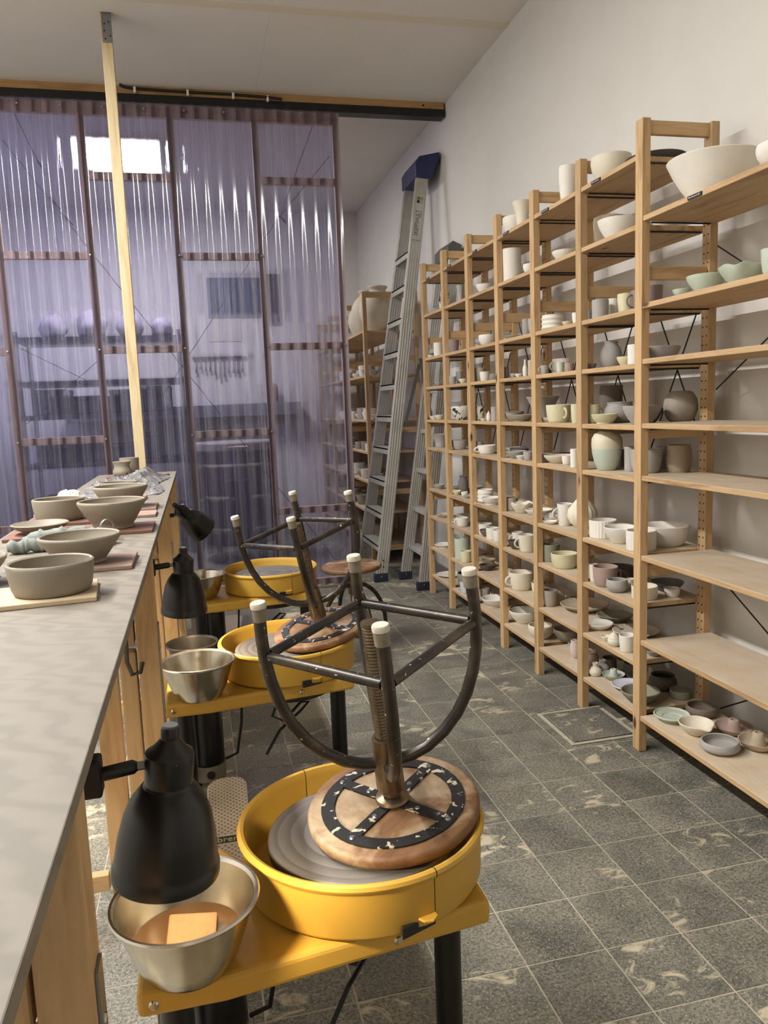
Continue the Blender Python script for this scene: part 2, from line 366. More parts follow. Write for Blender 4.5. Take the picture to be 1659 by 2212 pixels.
# ------------------------------------------------------------------ geometry helpers
class MB:
    def __init__(s): s.v = []; s.f = []
    def add(s, vs, fs):
        o = len(s.v); s.v += [tuple(p) for p in vs]; s.f += [tuple(i + o for i in f) for f in fs]; return s
    def box(s, a, b):
        (x0, y0, z0), (x1, y1, z1) = a, b
        return s.add([(x0, y0, z0), (x1, y0, z0), (x1, y1, z0), (x0, y1, z0), (x0, y0, z1), (x1, y0, z1), (x1, y1, z1), (x0, y1, z1)],
                     [(0, 3, 2, 1), (4, 5, 6, 7), (0, 1, 5, 4), (1, 2, 6, 5), (2, 3, 7, 6), (3, 0, 4, 7)])
    def bar(s, p, q, w, h, side=(0, 0, 1)):
        """box along p-q; h measured along the direction closest to 'side', w across"""
        p, q = Vector(p), Vector(q); d = (q - p).normalized(); sd = Vector(side)
        u = (sd - d * sd.dot(d)).normalized(); w_ = d.cross(u)
        vs = []
        for c in (p, q):
            for i, j in ((-1, -1), (1, -1), (1, 1), (-1, 1)): vs.append(c + w_ * (w / 2 * i) + u * (h / 2 * j))
        return s.add(vs, [(0, 1, 2, 3), (7, 6, 5, 4), (0, 4, 5, 1), (1, 5, 6, 2), (2, 6, 7, 3), (3, 7, 4, 0)])
    def tube(s, pts, r, seg=10, cap=True):
        pts = [Vector(p) for p in pts]; rs = r if isinstance(r, (list, tuple)) else [r] * len(pts)
        n = len(pts); prev = None; rings = []
        for i, p in enumerate(pts):
            d = (pts[min(i + 1, n - 1)] - pts[max(i - 1, 0)]).normalized()
            if prev is None:
                a = Vector((0, 0, 1)) if abs(d.z) < 0.9 else Vector((1, 0, 0)); u = (a - d * a.dot(d)).normalized()
            else: u = (prev - d * prev.dot(d)).normalized()
            prev = u; w = d.cross(u)
            rings.append([p + (u * math.cos(2 * PI * k / seg) + w * math.sin(2 * PI * k / seg)) * rs[i] for k in range(seg)])
        vs = [p for rg in rings for p in rg]; fs = []
        for i in range(n - 1):
            for k in range(seg):
                k2 = (k + 1) % seg; fs.append((i * seg + k, i * seg + k2, (i + 1) * seg + k2, (i + 1) * seg + k))
        if cap: fs.append(tuple(range(seg - 1, -1, -1))); fs.append(tuple((n - 1) * seg + k for k in range(seg)))
        return s.add(vs, fs)
    def lathe(s, prof, seg=28, c=(0, 0, 0), a0=0.0, a1=2 * PI, mod=None):
        """prof: (r, z) list; r == 0 ends become single points on a full turn"""
        full = abs(a1 - a0 - 2 * PI) < 1e-6; m = seg if full else seg + 1
        idx = []; vs = []; fs = []
        for j, (r, z) in enumerate(prof):
            if r <= 1e-6: vs.append((c[0], c[1], c[2] + z)); idx.append([len(vs) - 1] * m)
            else:
                row = []
                for k in range(m):
                    a = a0 + (a1 - a0) * k / seg
                    rr, zz = (r, z) if mod is None else mod(r, z, a, j)
                    vs.append((c[0] + rr * math.cos(a), c[1] + rr * math.sin(a), c[2] + zz)); row.append(len(vs) - 1)
                idx.append(row)
        for j in range(len(prof) - 1):
            A, B = idx[j], idx[j + 1]
            for k in range(seg):
                k2 = (k + 1) % m if full else k + 1
                q = []
                for i in (A[k], A[k2], B[k2], B[k]):
                    if i not in q: q.append(i)
                if len(q) >= 3: fs.append(tuple(q))
        return s.add(vs, fs)
    def prism(s, poly, z0, z1):
        n = len(poly); vs = [(x, y, z0) for x, y in poly] + [(x, y, z1) for x, y in poly]
        fs = [tuple(range(n - 1, -1, -1)), tuple(range(n, 2 * n))] + [(i, (i + 1) % n, n + (i + 1) % n, n + i) for i in range(n)]
        return s.add(vs, fs)
    def shift(s, d): s.v = [(x + d[0], y + d[1], z + d[2]) for x, y, z in s.v]; return s
    def xform(s, M): s.v = [tuple(M @ Vector(p)) for p in s.v]; return s
    def mesh(s, name, mat, smooth=False, ang=35):
        me = bpy.data.meshes.new(name); me.from_pydata(s.v, [], s.f); me.validate()
        if mat: me.materials.append(MAT[mat])
        if smooth:
            me.polygons.foreach_set('use_smooth', [True] * len(me.polygons))
            try: me.set_sharp_from_angle(angle=math.radians(ang))
            except Exception: pass
        me.update(); return me
    def build(s, name, mat, parent=None, smooth=False, bevel=0.0, loc=None, ang=35, seg=2, world=False):
        if world and parent is not None: s.shift(tuple(-parent.location))
        o = bpy.data.objects.new(name, s.mesh(name, mat, smooth, ang)); COL.objects.link(o)
        if parent is not None: o.parent = parent
        if loc is not None: o.location = loc
        if bevel:
            b = o.modifiers.new('bevel', 'BEVEL'); b.width = bevel; b.segments = seg; b.limit_method = 'ANGLE'; b.angle_limit = 0.6
        return o
def empty(name, loc=(0, 0, 0), rot=(0, 0, 0)):
    o = bpy.data.objects.new(name, None); o.empty_display_size = 0.1; COL.objects.link(o)
    o.location = loc; o.rotation_euler = rot; return o
def tag(o, label, cat, group=None):
    o['label'] = label; o['category'] = cat
    if group: o['group'] = group
    return o
def thing(name, label, cat, loc=(0, 0, 0), rot=(0, 0, 0), group=None): return tag(empty(name, loc, rot), label, cat, group)
def struct(o): o['kind'] = 'structure'; return o
def copy_tree(o, parent=None):
    c = o.copy(); COL.objects.link(c); c.parent = parent
    for ch in list(o.children): copy_tree(ch, c)
    return c
def text_mesh(txt, size, name, mat, parent, M, extrude=0.0003, sx=1.0):
    cu = bpy.data.curves.new('txt', 'FONT'); cu.body = txt; cu.size = size; cu.extrude = extrude; cu.align_x = 'CENTER'; cu.align_y = 'CENTER'; cu.resolution_u = 3
    tmp = bpy.data.objects.new('txt', cu); COL.objects.link(tmp)
    me = bpy.data.meshes.new_from_object(tmp.evaluated_get(bpy.context.evaluated_depsgraph_get())); bpy.data.objects.remove(tmp)
    me.transform(M @ Matrix.Diagonal((sx, 1, 1, 1))); me.materials.clear(); me.materials.append(MAT[mat])
    o = bpy.data.objects.new(name, me); COL.objects.link(o); o.parent = parent; return o

XW, XL, YB, YF, ZC = 1.92, -2.7, 8.96, -1.8, 3.486
# ------------------------------------------------------------------ the room
fl = struct(MB().box((XL, YF, -0.12), (XW, YB, -0.0016)).build('floor', 'grout'))
T = 0.20544; TX, TY = 1.2925, 1.1639
tile = MB().box((-T / 2 + 0.0022, -T / 2 + 0.0022, -0.012), (T / 2 - 0.0022, T / 2 - 0.0022, 0.0)).mesh('floor_tile', 'slate_tile')
hatch = (1.343, 2.637, 1.605, 2.932)
cells = []
for i in range(-4, 20):
    for j in range(-15, 39):
        cx, cy = TX - (i + 0.5) * T, TY + (j + 0.5) * T
        if cx + T / 2 > XW + 0.1 or cx - T / 2 < XL or cy - T / 2 < YF or cy + T / 2 > YB + 0.1: continue
        dv = Vector((cx, cy, -1.3266)); zz = dv.dot(fw); vis = False
        if zz > 0.3:
            px, py = W_PX / 2 + F_PX * dv.dot(rt) / zz, H_PX / 2 - F_PX * dv.dot(up) / zz
            vis = -40 < px < W_PX + 40 and py < H_PX + 60 and cx > -0.05 and cy < 5.7
        cells.append((not vis, zz if vis else 99, cx, cy))
cells.sort()
rest = MB()
for n, (hid, d, cx, cy) in enumerate(cells):
    if n < 300 and not hid:
        o = bpy.data.objects.new('tile', tile); COL.objects.link(o); o.parent = fl
        o.location = (cx, cy, random.uniform(-0.0012, 0.0)); o.rotation_euler = (random.uniform(-.002, .002), random.uniform(-.002, .002), 0)
    else:
        h = T / 2 - 0.0022; x0, x1 = max(cx - h, XL), min(cx + h, XW); y1 = min(cy + h, YB)
        rest.box((x0, cy - h, -0.012), (x1, y1, -0.0006))
ro = rest.build('distant_tiles', 'slate_tile', fl); ro['kind'] = 'stuff'
for (a_, b_, c_, d_) in ((1.328, 2.625, 1.62, 2.641), (1.328, 2.641, 1.344, 2.95), (1.602, 2.641, 1.62, 2.92), (1.344, 2.934, 1.62, 2.95)):
    MB().box((a_, b_, 0.0002), (c_, d_, 0.0035)).build('mortar_strip', 'grout', fl, bevel=0.001)
hs = MB().prism([(1.347, 2.644), (1.599, 2.644), (1.599, 2.930), (1.347, 2.930)], 0.0004, 0.008).build('cover_slab', 'slate_tile', fl, bevel=0.004)

wr = struct(MB().box((XW, YF, -0.1), (XW + 0.15, YB + 0.15, ZC + 0.1)).build('wall_right', 'wall_paint'))
struct(MB().box((XL - 0.15, YF, -0.1), (XL, YB + 0.15, ZC + 0.1)).build('wall_left', 'wall_paint'))
w1 = struct(empty('window_1', (XL, 7.35, 1.45)))
for (ya, yb, za, zb) in ((6.55, 8.15, 1.36, 1.45), (6.55, 8.15, 2.65, 2.74), (6.55, 6.64, 1.45, 2.65), (8.06, 8.15, 1.45, 2.65), (7.33, 7.37, 1.45, 2.65)):
    MB().box((XL - 0.02, ya, za), (XL + 0.03, yb, zb)).build('window_frame', 'lampwhite', w1, world=True)
MB().box((XL + 0.002, 6.64, 1.45), (XL + 0.008, 8.06, 2.65)).build('window_pane', 'dusk_glow', w1, world=True)
struct(MB().box((XL - 0.15, YB, -0.1), (XW + 0.15, YB + 0.15, ZC + 0.1)).build('wall_back', 'wall_paint'))
struct(MB().box((XL - 0.15, YF - 0.15, -0.1), (XW + 0.15, YF, ZC + 0.1)).build('wall_front', 'wall_paint'))
ce = struct(MB().box((XL - 0.15, YF - 0.15, ZC + 0.006), (XW + 0.15, YB + 0.15, ZC + 0.16)).build('ceiling', 'seam_paint'))
g = 0.0022
for (x0, x1, y0_, y1_) in ((XL, 0.553, YF, 4.52), (0.553, XW, YF, 4.52), (XL, 0.553, 4.52, YB), (0.553, XW, 4.52, YB)):
    MB().box((x0, y0_ + g, ZC), (x1, y1_ - g, ZC + 0.012)).build('ceiling_panel', 'ceiling_paint', ce, bevel=0.002)
MB().box((XL, 4.525, ZC - 0.0015), (XW, 4.60, ZC + 0.004)).build('seam_tape', 'seam_paint', ce)

# ceiling beam with black rail (trim)
tb = struct(empty('trim_1', (0, 5.72, 3.39)))
MB().box((XL, 5.716, 3.437), (1.905, 5.80, ZC)).build('timber_batten', 'beam_x', tb, bevel=0.002, world=True)
MB().box((XL, 5.708, 3.383), (1.907, 5.80, 3.437)).build('black_rail', 'black_rail', tb, bevel=0.004, world=True)
for kx in (0.5, 1.75):
    MB().lathe([(0, 0.0016), (0.008, 0.0012), (0.008, -0.002)], 10).xform(Matrix.Translation((kx, 5.716, 3.46)) @ Matrix.Rotation(PI / 2, 4, 'X')).build('knot_plug', 'black_matt', tb, world=True)
# cable clipped along the beam
cb = thing('power_cable', 'black cable clipped along the timber under the ceiling', 'cable', (0.1, 5.69, 3.46))
MB().tube([(-0.33, 5.69, 3.486), (-0.325, 5.69, 3.475), (-0.30, 5.69, 3.468), (-0.24, 5.695, 3.463), (0.1, 5.695, 3.458), (0.40, 5.695, 3.458), (0.64, 5.69, 3.45), (0.73, 5.685, 3.440)], 0.009, 8).build('cable_run', 'cord_black', cb, True, world=True)
for (cx, cz) in ((-0.24, 3.458), (0.10, 3.456), (0.40, 3.452), (0.632, 3.445)):
    MB().box((cx - 0.008, 5.682, cz - 0.022), (cx + 0.008, 5.706, cz + 0.016)).build('cable_clip', 'white_clip', cb, bevel=0.004, world=True)

# ------------------------------------------------------------------ sliding screen of corrugated plastic (door)
YD = 5.64
dr = struct(empty('door_1', (0, YD, 0.016)))
VX = [-2.29, -1.725, -1.16, -0.595, -0.031, 0.529, 1.088]
sw = 0.046
for x in VX:
    MB().box((x - sw / 2, YD + 0.012, 0.06), (x + sw / 2, YD + 0.052, 3.318)).build('stud', 'frame_z', dr, bevel=0.0015, world=True)
MB().box((VX[0] - sw / 2, YD + 0.010, 3.275), (VX[-1] + sw / 2, YD + 0.050, 3.352)).build('top_rail', 'frame_x', dr, bevel=0.0015, world=True)
MB().box((VX[0] - sw / 2, YD + 0.010, 0.020), (VX[-1] + sw / 2, YD + 0.050, 0.075)).build('bottom_rail', 'frame_x', dr, bevel=0.0015, world=True)
EV, OD = (2.896, 1.772, 0.594), (2.388, 1.176)
for c in range(6):
    for z in (EV if c % 2 == 1 else OD):
        MB().box((VX[c] + sw / 2, YD + 0.012, z - 0.024), (VX[c + 1] - sw / 2, YD + 0.052, z + 0.024)).build('cross_rail', 'frame_x', dr, bevel=0.0015, world=True)
        if z != EV[0]:
            for xx in (VX[c] + 0.004, VX[c + 1] - 0.004):
                MB().lathe([(0, -0.007), (0.006, -0.006), (0.0075, 0)], 10).xform(Matrix.Translation((xx, YD - 0.009, z + 0.0)) @ Matrix.Rotation(-PI / 2, 4, 'X')).build('screw', 'zinc', dr, True, world=True)
for k in range(14):
    MB().lathe([(0, -0.007), (0.006, -0.006), (0.009, 0)], 10).xform(Matrix.Translation((-2.25 + k * 0.2575, YD - 0.009, 3.318)) @ Matrix.Rotation(-PI / 2, 4, 'X')).build('screw', 'zinc', dr, True, world=True)
sh = MB(); per, amp = 0.092, 0.009; x0, x1 = VX[0] - 0.03, 1.111; nx = int((x1 - x0) / per * 12)
for iz, z in enumerate((0.03, 3.356)):
    for k in range(nx + 1):
        x = x0 + (x1 - x0) * k / nx
        sh.v.append((x, YD - 0.001 - amp * math.sin(2 * PI * x / per), z + (0.003 * math.sin(2 * PI * x / per) if iz else 0)))
for k in range(nx): sh.f.append((k, k + 1, nx + 2 + k, nx + 1 + k))
sh.build('corrugated_sheet', 'corrugated_plastic', dr, True, world=True)
def P2(x, z): return (x, YD + 0.058, z)
wires = [((-1.081, 3.111), (0.95, 0.20)), ((-1.007, 3.308), (-0.845, 2.90)), ((1.045, 3.08), (0.65, 2.646)), ((0.65, 2.646), (-0.55, 0.98)), ((0.935, 3.28), (0.678, 2.678)),
         ((-1.10, 1.80), (-0.60, 1.52)), ((-0.62, 1.70), (-1.10, 1.30))]
for a, b in wires: MB().tube([P2(*a), P2(*b)], 0.0022, 6).build('brace_wire', 'black_matt', dr, world=True)
for (x, z, L) in ((-0.83, 2.77, 0.12), (-0.76, 2.67, 0.10), (0.675, 2.67, 0.06), (-0.62, 2.49, 0.04), (-0.885, 2.99, 0.05)):
    MB().tube([P2(x, z), P2(x + L * 0.3, z - L * 0.38), P2(x + L * 0.6, z - L * 0.8)], [0.004, 0.008, 0.004], 8).build('turnbuckle', 'black_matt', dr, True, world=True)

# ------------------------------------------------------------------ pole between bench end and ceiling
pl = thing('support_pole', 'pale wooden pole rising from the bench end to the ceiling', 'pole', (-0.325, 4.76, 0))
MB().box((-0.029, -0.022, 0), (0.029, 0.022, ZC - 0.002)).build('pole_timber', 'batten_z', pl, bevel=0.003)
MB().box((-0.020, -0.0245, ZC - 0.155), (0.031, -0.0225, ZC - 0.004)).box((-0.020, -0.0245, ZC - 0.006), (0.031, 0.02, ZC - 0.003)).build('angle_bracket', 'zinc', pl)
for (a, b) in ((-0.006, -0.06), (0.016, -0.05), (-0.008, -0.095), (-0.006, -0.135), (0.02, -0.12)):
    MB().lathe([(0, -0.003), (0.005, 0)], 8).xform(Matrix.Translation((a, -0.0245, ZC + b)) @ Matrix.Rotation(-PI / 2, 4, 'X')).build('screw', 'black_matt', pl)

# ------------------------------------------------------------------ drying shelves along the right wall
XFR, Y0, PT = 1.538, 2.502, 0.4445
ZBS = [2.15, 1.92, 1.636, 1.442, 1.222, 1.033, .750, .559, .339, .142]
ZAS = [1.939, 1.646, 1.455, 1.23, 1.043, .752, .434, .141]
su = thing('drying_shelves', 'long row of pine post shelving full of unglazed pots on the right wall', 'shelving', (1.69, 3.4, 0))
posts_y = [Y0 - 0.885] + [Y0 + k * PT for k in range(7)]
fp = MB().box((0, 0, 0), (0.032, 0.044, 2.26)).mesh('front_post', 'pine_z')
rails_z = [2.234, 1.751, 1.195, 0.69, 0.10]
def part(me, name, loc, parent, bevel=0.0):
    o = bpy.data.objects.new(name, me); COL.objects.link(o); o.parent = parent
    o.location = Vector(loc) - parent.location
    if bevel:
        b = o.modifiers.new('bevel', 'BEVEL'); b.width = bevel; b.segments = 2; b.limit_method = 'ANGLE'
    return o
rail_me = MB().box((0.032, 0.012, -0.0225), (0.268, 0.032, 0.0225)).mesh('side_rail', 'pine_x')
hole = MB()
for k in range(66):
    z = 0.06 + k * 0.032
    for dy in (0.011, 0.033):
        hole.lathe([(0, -0.0006), (0.0034, -0.0006), (0.0034, 0.001)], 8).v
        n_ = 8 * 2 + 1
        pts = hole.v[-n_:]; hole.v[-n_:] = [(p[2], p[1] + dy, p[0] + z) for p in pts]
hole_me = hole.mesh('peg_holes', 'black_matt')
for k, y in enumerate(posts_y):
    part(fp, 'post', (XFR, y, 0), su, 0.002)
    part(fp, 'post', (XFR + 0.268, y, 0), su, 0.002)
    for z in rails_z: part(rail_me, 'side_rail', (XFR, y, z), su, 0.0015)
    part(hole_me, 'peg_holes', (XFR + 0.268, y, 0), su)['kind'] = 'stuff'
short = MB().box((0.003, 0.0, -0.018), (0.298, PT - 0.046, 0)).mesh('shelf_board', 'shelf_y')
long_ = MB().box((0.003, 0.0, -0.018), (0.298, 0.885 - 0.046, 0)).mesh('shelf_board', 'shelf_y')
rod = MB().tube([(0.035, 0, 0), (0.265, 0, 0)], 0.0032, 6).mesh('support_rod', 'black_matt', True)
for k in range(7):
    for z in (ZAS if k == 0 else ZBS):
        ya = posts_y[k] + 0.045
        part(long_ if k == 0 else short, 'shelf_board', (XFR, ya, z), su, 0.002)
        part(rod, 'support_rod', (XFR, ya + 0.004, z - 0.0222), su)
        part(rod, 'support_rod', (XFR, posts_y[k + 1] - 0.004, z - 0.0222), su)
for k in range(1, 7):
    ya, yb = posts_y[k] + 0.03, posts_y[k + 1] + 0.01
    MB().tube([(1.842, ya, 1.06), (1.842, yb, 1.80)], 0.0028, 6).build('cross_brace', 'black_matt', su, world=True)
    MB().tube([(1.848, yb, 1.06), (1.848, ya, 1.80)], 0.0028, 6).build('cross_brace', 'black_matt', su, world=True)
for a, b in (((1.842, 2.52, 1.85), (1.842, 1.65, 1.33)), ((1.848, 2.51, 1.34), (1.848, 1.65, 1.87)), ((1.842, 2.4, 0.62), (1.842, 1.65, 0.20)), ((1.848, 2.45, 0.15), (1.848, 1.65, 0.62))):
    MB().tube([a, b], 0.0028, 6).build('cross_brace', 'black_matt', su, world=True)
for k in range(7):
    z = (ZAS if k == 0 else ZBS)[0]
    yc = {0: 2.21}.get(k, posts_y[k] + 0.045 + 0.40 * 0.69)
    lb = MB().box((XFR - 0.0012, yc - 0.034, z - 0.0155), (XFR + 0.004, yc + 0.034, z - 0.004)).build('name_label', 'label_black', su, world=True)
    mk = MB(); rr = random.Random(k)
    for q in range(9):
        yy = yc - 0.026 + q * 0.0062
        mk.box((XFR - 0.0018, yy, z - 0.0115), (XFR - 0.001, yy + rr.uniform(0.0015, 0.004), z - 0.0115 + rr.uniform(0.002, 0.0045)))
    mk.shift(tuple(-su.location)); m = mk.build('label_marks', 'label_text', lb)

# ------------------------------------------------------------------ pots
def pot_profile(k, r, h):
    t = max(0.0035, min(0.006, r * 0.09))
    def close(outer, ti=None):
        ti = ti or t
        inn = [(max(rr - ti, 0.002), z) for rr, z in outer if z > ti * 1.4]
        top = outer[-1]
        prof = [(0, 0)] + outer + [(top[0] - ti * 0.5, top[1] + ti * 0.35)] + list(reversed(inn))
        lastr = prof[-1][0]
        return prof + [(lastr * 0.6, ti * 1.5), (0, ti * 1.5)]
    P = lambda pts: [(a * r, b * h) for a, b in pts]
    if k in ('bowl', 'spout', 'wavy'):
        return close(P([(.46, 0), (.50, .02), (.55, .10), (.72, .32), (.88, .62), (.97, .85), (1, 1)]))
    if k == 'thick':
        return close(P([(.82, 0), (.87, .03), (.92, .20), (.97, .60), (1, .92), (.995, 1)]), 0.0065)
    if k == 'flarebowl':
        return close(P([(.60, 0), (.62, .03), (.60, .14), (.66, .24), (.84, .60), (1, .93), (.995, 1)]), 0.0065)
    if k == 'bigbowl':
        return close(P([(.40, 0), (.43, .02), (.52, .14), (.70, .40), (.86, .68), (.96, .90), (1.0, .985), (.985, 1)]), t * 1.2)
    if k == 'bowlwide':
        return close(P([(.66, 0), (.70, .03), (.80, .18), (.90, .45), (.97, .75), (1, 1)]))
    if k in ('dbowl', 'rough'):
        return close(P([(.55, 0), (.60, .02), (.76, .18), (.93, .45), (1, .72), (.99, .92), (.97, 1)]))
    if k in ('dish', ):
        return close(P([(.58, 0), (.60, .02), (.60, .14), (.74, .30), (.90, .62), (1, 1)]))
    if k == 'plate':
        return close(P([(.55, 0), (.57, .1), (.60, .22), (.85, .55), (1, 1)]))
    if k == 'cake':
        return close(P([(.66, 0), (.64, .15), (.60, .5), (.62, .62), (.97, .80), (1, 1)]))
    if k in ('cup', 'mug'):
        return close(P([(.72, 0), (.76, .02), (.84, .14), (.94, .45), (.98, .75), (1, 1)]))
    if k == 'cupround':
        return close(P([(.62, 0), (.66, .02), (.86, .16), (.99, .42), (1, .62), (.95, .88), (.93, 1)]))
    if k in ('cyl', 'ribcyl', 'roughcyl'):
        return close(P([(.92, 0), (.95, .015), (.97, .08), (.98, .5), (1, .9), (1, 1)]))
    if k == 'barrel':
        return close(P([(.80, 0), (.84, .03), (.95, .25), (1, .5), (.96, .78), (.86, .97), (.85, 1)]))
    if k in ('belly',):
        return close(P([(.60, 0), (.64, .02), (.86, .18), (1, .45), (.95, .70), (.80, .88), (.80, .95), (.84, 1)]))
    if k == 'round':
        return close(P([(.50, 0), (.56, .02), (.82, .14), (.98, .40), (1, .52), (.93, .76), (.72, .95), (.60, .995), (.57, 1)]))
    if k == 'jug':
        return close(P([(.60, 0), (.66, .02), (.88, .15), (1, .38), (.96, .58), (.78, .78), (.60, .88), (.58, .94), (.62, 1)]))
    if k == 'vase':
        return close(P([(.70, 0), (.76, .02), (.94, .18), (1, .42), (.92, .68), (.70, .86), (.66, .93), (.78, 1)]))
    if k == 'flare':
        return close(P([(.52, 0), (.55, .03), (.56, .22), (.62, .45), (.74, .68), (.90, .88), (1, 1)]))
    if k == 'waist':
        return close(P([(.80, 0), (.86, .03), (.98, .20), (.96, .36), (.82, .55), (.80, .70), (.90, .90), (.96, 1)]))
    if k == 'bottle':
        return close(P([(.72, 0), (.80, .03), (1, .25), (.98, .45), (.70, .62), (.42, .72), (.40, .88), (.50, 1)]))
    if k == 'onion':
        return close(P([(.36, 0), (.42, .02), (.80, .14), (1, .32), (.94, .48), (.62, .64), (.30, .78), (.13, .88), (.10, .95), (.15, 1)]), 0.003)
    if k == 'ribpot':
        o = [(.62, 0), (.72, .03)]
        for i in range(9):
            z = .08 + i * .1; b = .80 + .20 * math.sin(min(1, z * 1.25) * PI / 2)
            o += [(b * 1.0, z), (b * .965, z + .05)]
        return close(P(o + [(.97, 1)]))
    if k == 'stack':
        o = [(.62, 0), (.70, .02)]
        for i in range(3): o += [(.92, .06 + i * .30), (1, .17 + i * .30), (.90, .31 + i * .30)]
        return close(P(o + [(.92, 1)]))
    if k == 'lidded':
        return P([(0, 0), (.62, 0), (.68, .02), (.95, .18), (1, .34), (.92, .46), (.86, .48), (.90, .50), (.84, .58), (.58, .74), (.30, .84), (.12, .90), (.12, .96), (.05, 1), (0, 1)])
    if k == 'twotone':
        return close(P([(.55, 0), (.60, .015), (.82, .22), (.95, .45), (1, .66), (.97, .82), (.80, .94), (.52, .99), (.50, 1)]))
    if k == 'cone':
        return P([(0, 0), (1, 0), (.98, .05), (.62, .5), (.38, .9), (.34, 1), (.22, 1), (.20, .9), (0, .85)])
    if k == 'bird':
        return P([(0, 0), (.82, 0), (.96, .10), (1, .28), (.92, .52), (.70, .78), (.42, .94), (.18, 1), (0, 1.005)])
    if k == 'candle':
        w = min(.34, .30 + .0)
        return P([(0, 0), (.62, 0), (.66, .04), (.86, .22), (.98, .46), (1, .50), (.95, .50), (.82, .26), (.60, .17), (w + .12, .18), (w + .04, .5), (w - .02, .97), (w - .05, 1), (w - .13, 1), (w - .15, .80), (0, .78)])
    return close(P([(.6, 0), (.8, .4), (1, 1)]))

def pot_mesh(k, col, r, h, seed=0):
    m = MB(); rr = random.Random(seed); ph = rr.uniform(0, 6.28)
    mod = None; seg = 28 if r > 0.03 else 22
    cdir = math.atan2(-1, -0.5)
    if k == 'spout':
        def mod(R, z, a, j):
            d = math.atan2(math.sin(a - cdir - 0.5), math.cos(a - cdir - 0.5)); w = math.exp(-(d / 0.28) ** 2) * max(0, z / h - 0.45) * 1.6
            return R * (1 + 0.18 * w), z - h * 0.20 * w
        seg = 40
    elif k == 'wavy':
        def mod(R, z, a, j):
            q = max(0, z / h - 0.4) / 0.6
            return R * (1 + 0.05 * q * math.cos(7 * a + ph)), z + h * 0.07 * q * math.sin(7 * a + ph)
        seg = 56
    elif k == 'ribcyl':
        def mod(R, z, a, j): return R * (1 + (0.022 * math.cos(26 * a) if 0.05 * h < z < 0.95 * h and R > 0.9 * r else 0)), z
        seg = 104
    elif k == 'onion':
        def mod(R, z, a, j): return R * (1 + 0.03 * math.cos(18 * a)), z
        seg = 72
    elif k in ('rough', 'roughcyl'):
        def mod(R, z, a, j):
            q = random.Random(int(a * 1000) * 31 + j * 7 + seed); return R * (1 + q.uniform(-0.03, 0.03)), z * (1 + q.uniform(-0.02, 0.01))
    elif k not in ('candle', 'lidded'):
        w1, w2 = rr.uniform(0.004, 0.014), rr.uniform(0, 0.012)
        def mod(R, z, a, j): return R * (1 + w1 * math.cos(2 * a + ph)), z * (1 + w2 * math.cos(a + ph))
    m.lathe(pot_profile(k, r, h), seg, mod=mod)
    mat = 'clay_twotone' if k == 'twotone' else 'clay_' + col
    return m.mesh(k, mat, True, 50)
HD = {'L': math.atan2(0.2338, -0.9715), 'R': math.atan2(-0.2338, 0.9715), 'F': math.atan2(-0.9646, -0.2268)}
NAMEK = dict(thick='clay_bowl', flarebowl='clay_bowl', bigbowl='clay_bowl', bowl='clay_bowl', dbowl='clay_bowl', dish='clay_dish', plate='clay_plate', spout='pouring_bowl', wavy='wavy_bowl', cup='clay_cup', cyl='clay_cup', mug='clay_mug', ribcyl='fluted_pot', rough='textured_bowl', jug='clay_jug', roughcyl='textured_pot', belly='clay_pot', round='round_vase', twotone='clay_vase', barrel='clay_jar', bowlwide='clay_bowl', cupround='clay_bowl', lidded='lidded_jar', bottle='clay_bottle', candle='candle_holder', cake='footed_plate', ribpot='ribbed_pot', stack='ringed_bowl', onion='onion_bottle', cone='clay_cone', bird='bird_figure', flare='flared_pot', vase='clay_vase', waist='waisted_cup')
CATK = dict(thick='bowl', flarebowl='bowl', bigbowl='bowl', bowl='bowl', dbowl='bowl', dish='dish', plate='plate', spout='bowl', wavy='bowl', cup='cup', cyl='cup', mug='mug', ribcyl='pot', rough='bowl', jug='jug', roughcyl='pot', belly='pot', round='vase', twotone='vase', barrel='jar', bowlwide='bowl', cupround='bowl', lidded='jar', bottle='bottle', candle='candle holder', cake='plate', ribpot='pot', stack='bowl', onion='bottle', cone='pot', bird='figurine', flare='pot', vase='vase', waist='cup')
def make_pot(k, col, loc, r, h, label, hd='', group='unglazed pots on the drying shelves', seed=0):
    me = pot_mesh(k, col, r, h, seed)
    if hd or k == 'bird':
        root = thing(NAMEK[k], label, CATK[k], loc, group=group)
        b = bpy.data.objects.new('body', me); COL.objects.link(b); b.parent = root
        if hd:
            a = HD[hd] + 0.25; hm = MB(); pts = []
            for i in range(9):
                th = -PI / 2 + PI * i / 8
                pts.append((r * 0.9 + (h * 0.26 if h > r else r * 0.42) * math.cos(th) * 1.15, 0, h * 0.54 + h * 0.27 * math.sin(th)))
            hm.tube([(x * math.cos(a), x * math.sin(a), z) for x, y, z in pts], max(0.0035, r * 0.10), 8)
            hm.build('handle', 'clay_' + col, root, True)
        else:
            for s_ in (-1, 1):
                MB().lathe([(0, 0.001), (r * 0.05, 0.0008), (r * 0.06, -0.001)], 8).xform(Matrix.Translation((-0.62 * r + s_ * 0.12 * r, -0.62 * r, h * 0.72)) @ Matrix.Rotation(0.9, 4, 'Y')).build('eye', 'black_matt', root)
        return root
    o = bpy.data.objects.new(NAMEK[k], me); COL.objects.link(o); o.location = loc
    return tag(o, label, CATK[k], group)
ORD = ['top', 'second', 'third', 'fourth', 'fifth', 'sixth', 'seventh', 'eighth', 'ninth', 'bottom']
ORDA = ['top', 'second', 'third', 'fourth', 'fifth', 'sixth', 'seventh', 'bottom']
BAYN = dict(A='wide bay nearest the camera', B='second bay', C='third bay', D='fourth bay', E='fifth bay', F='sixth bay', G='bay beside the ladders')
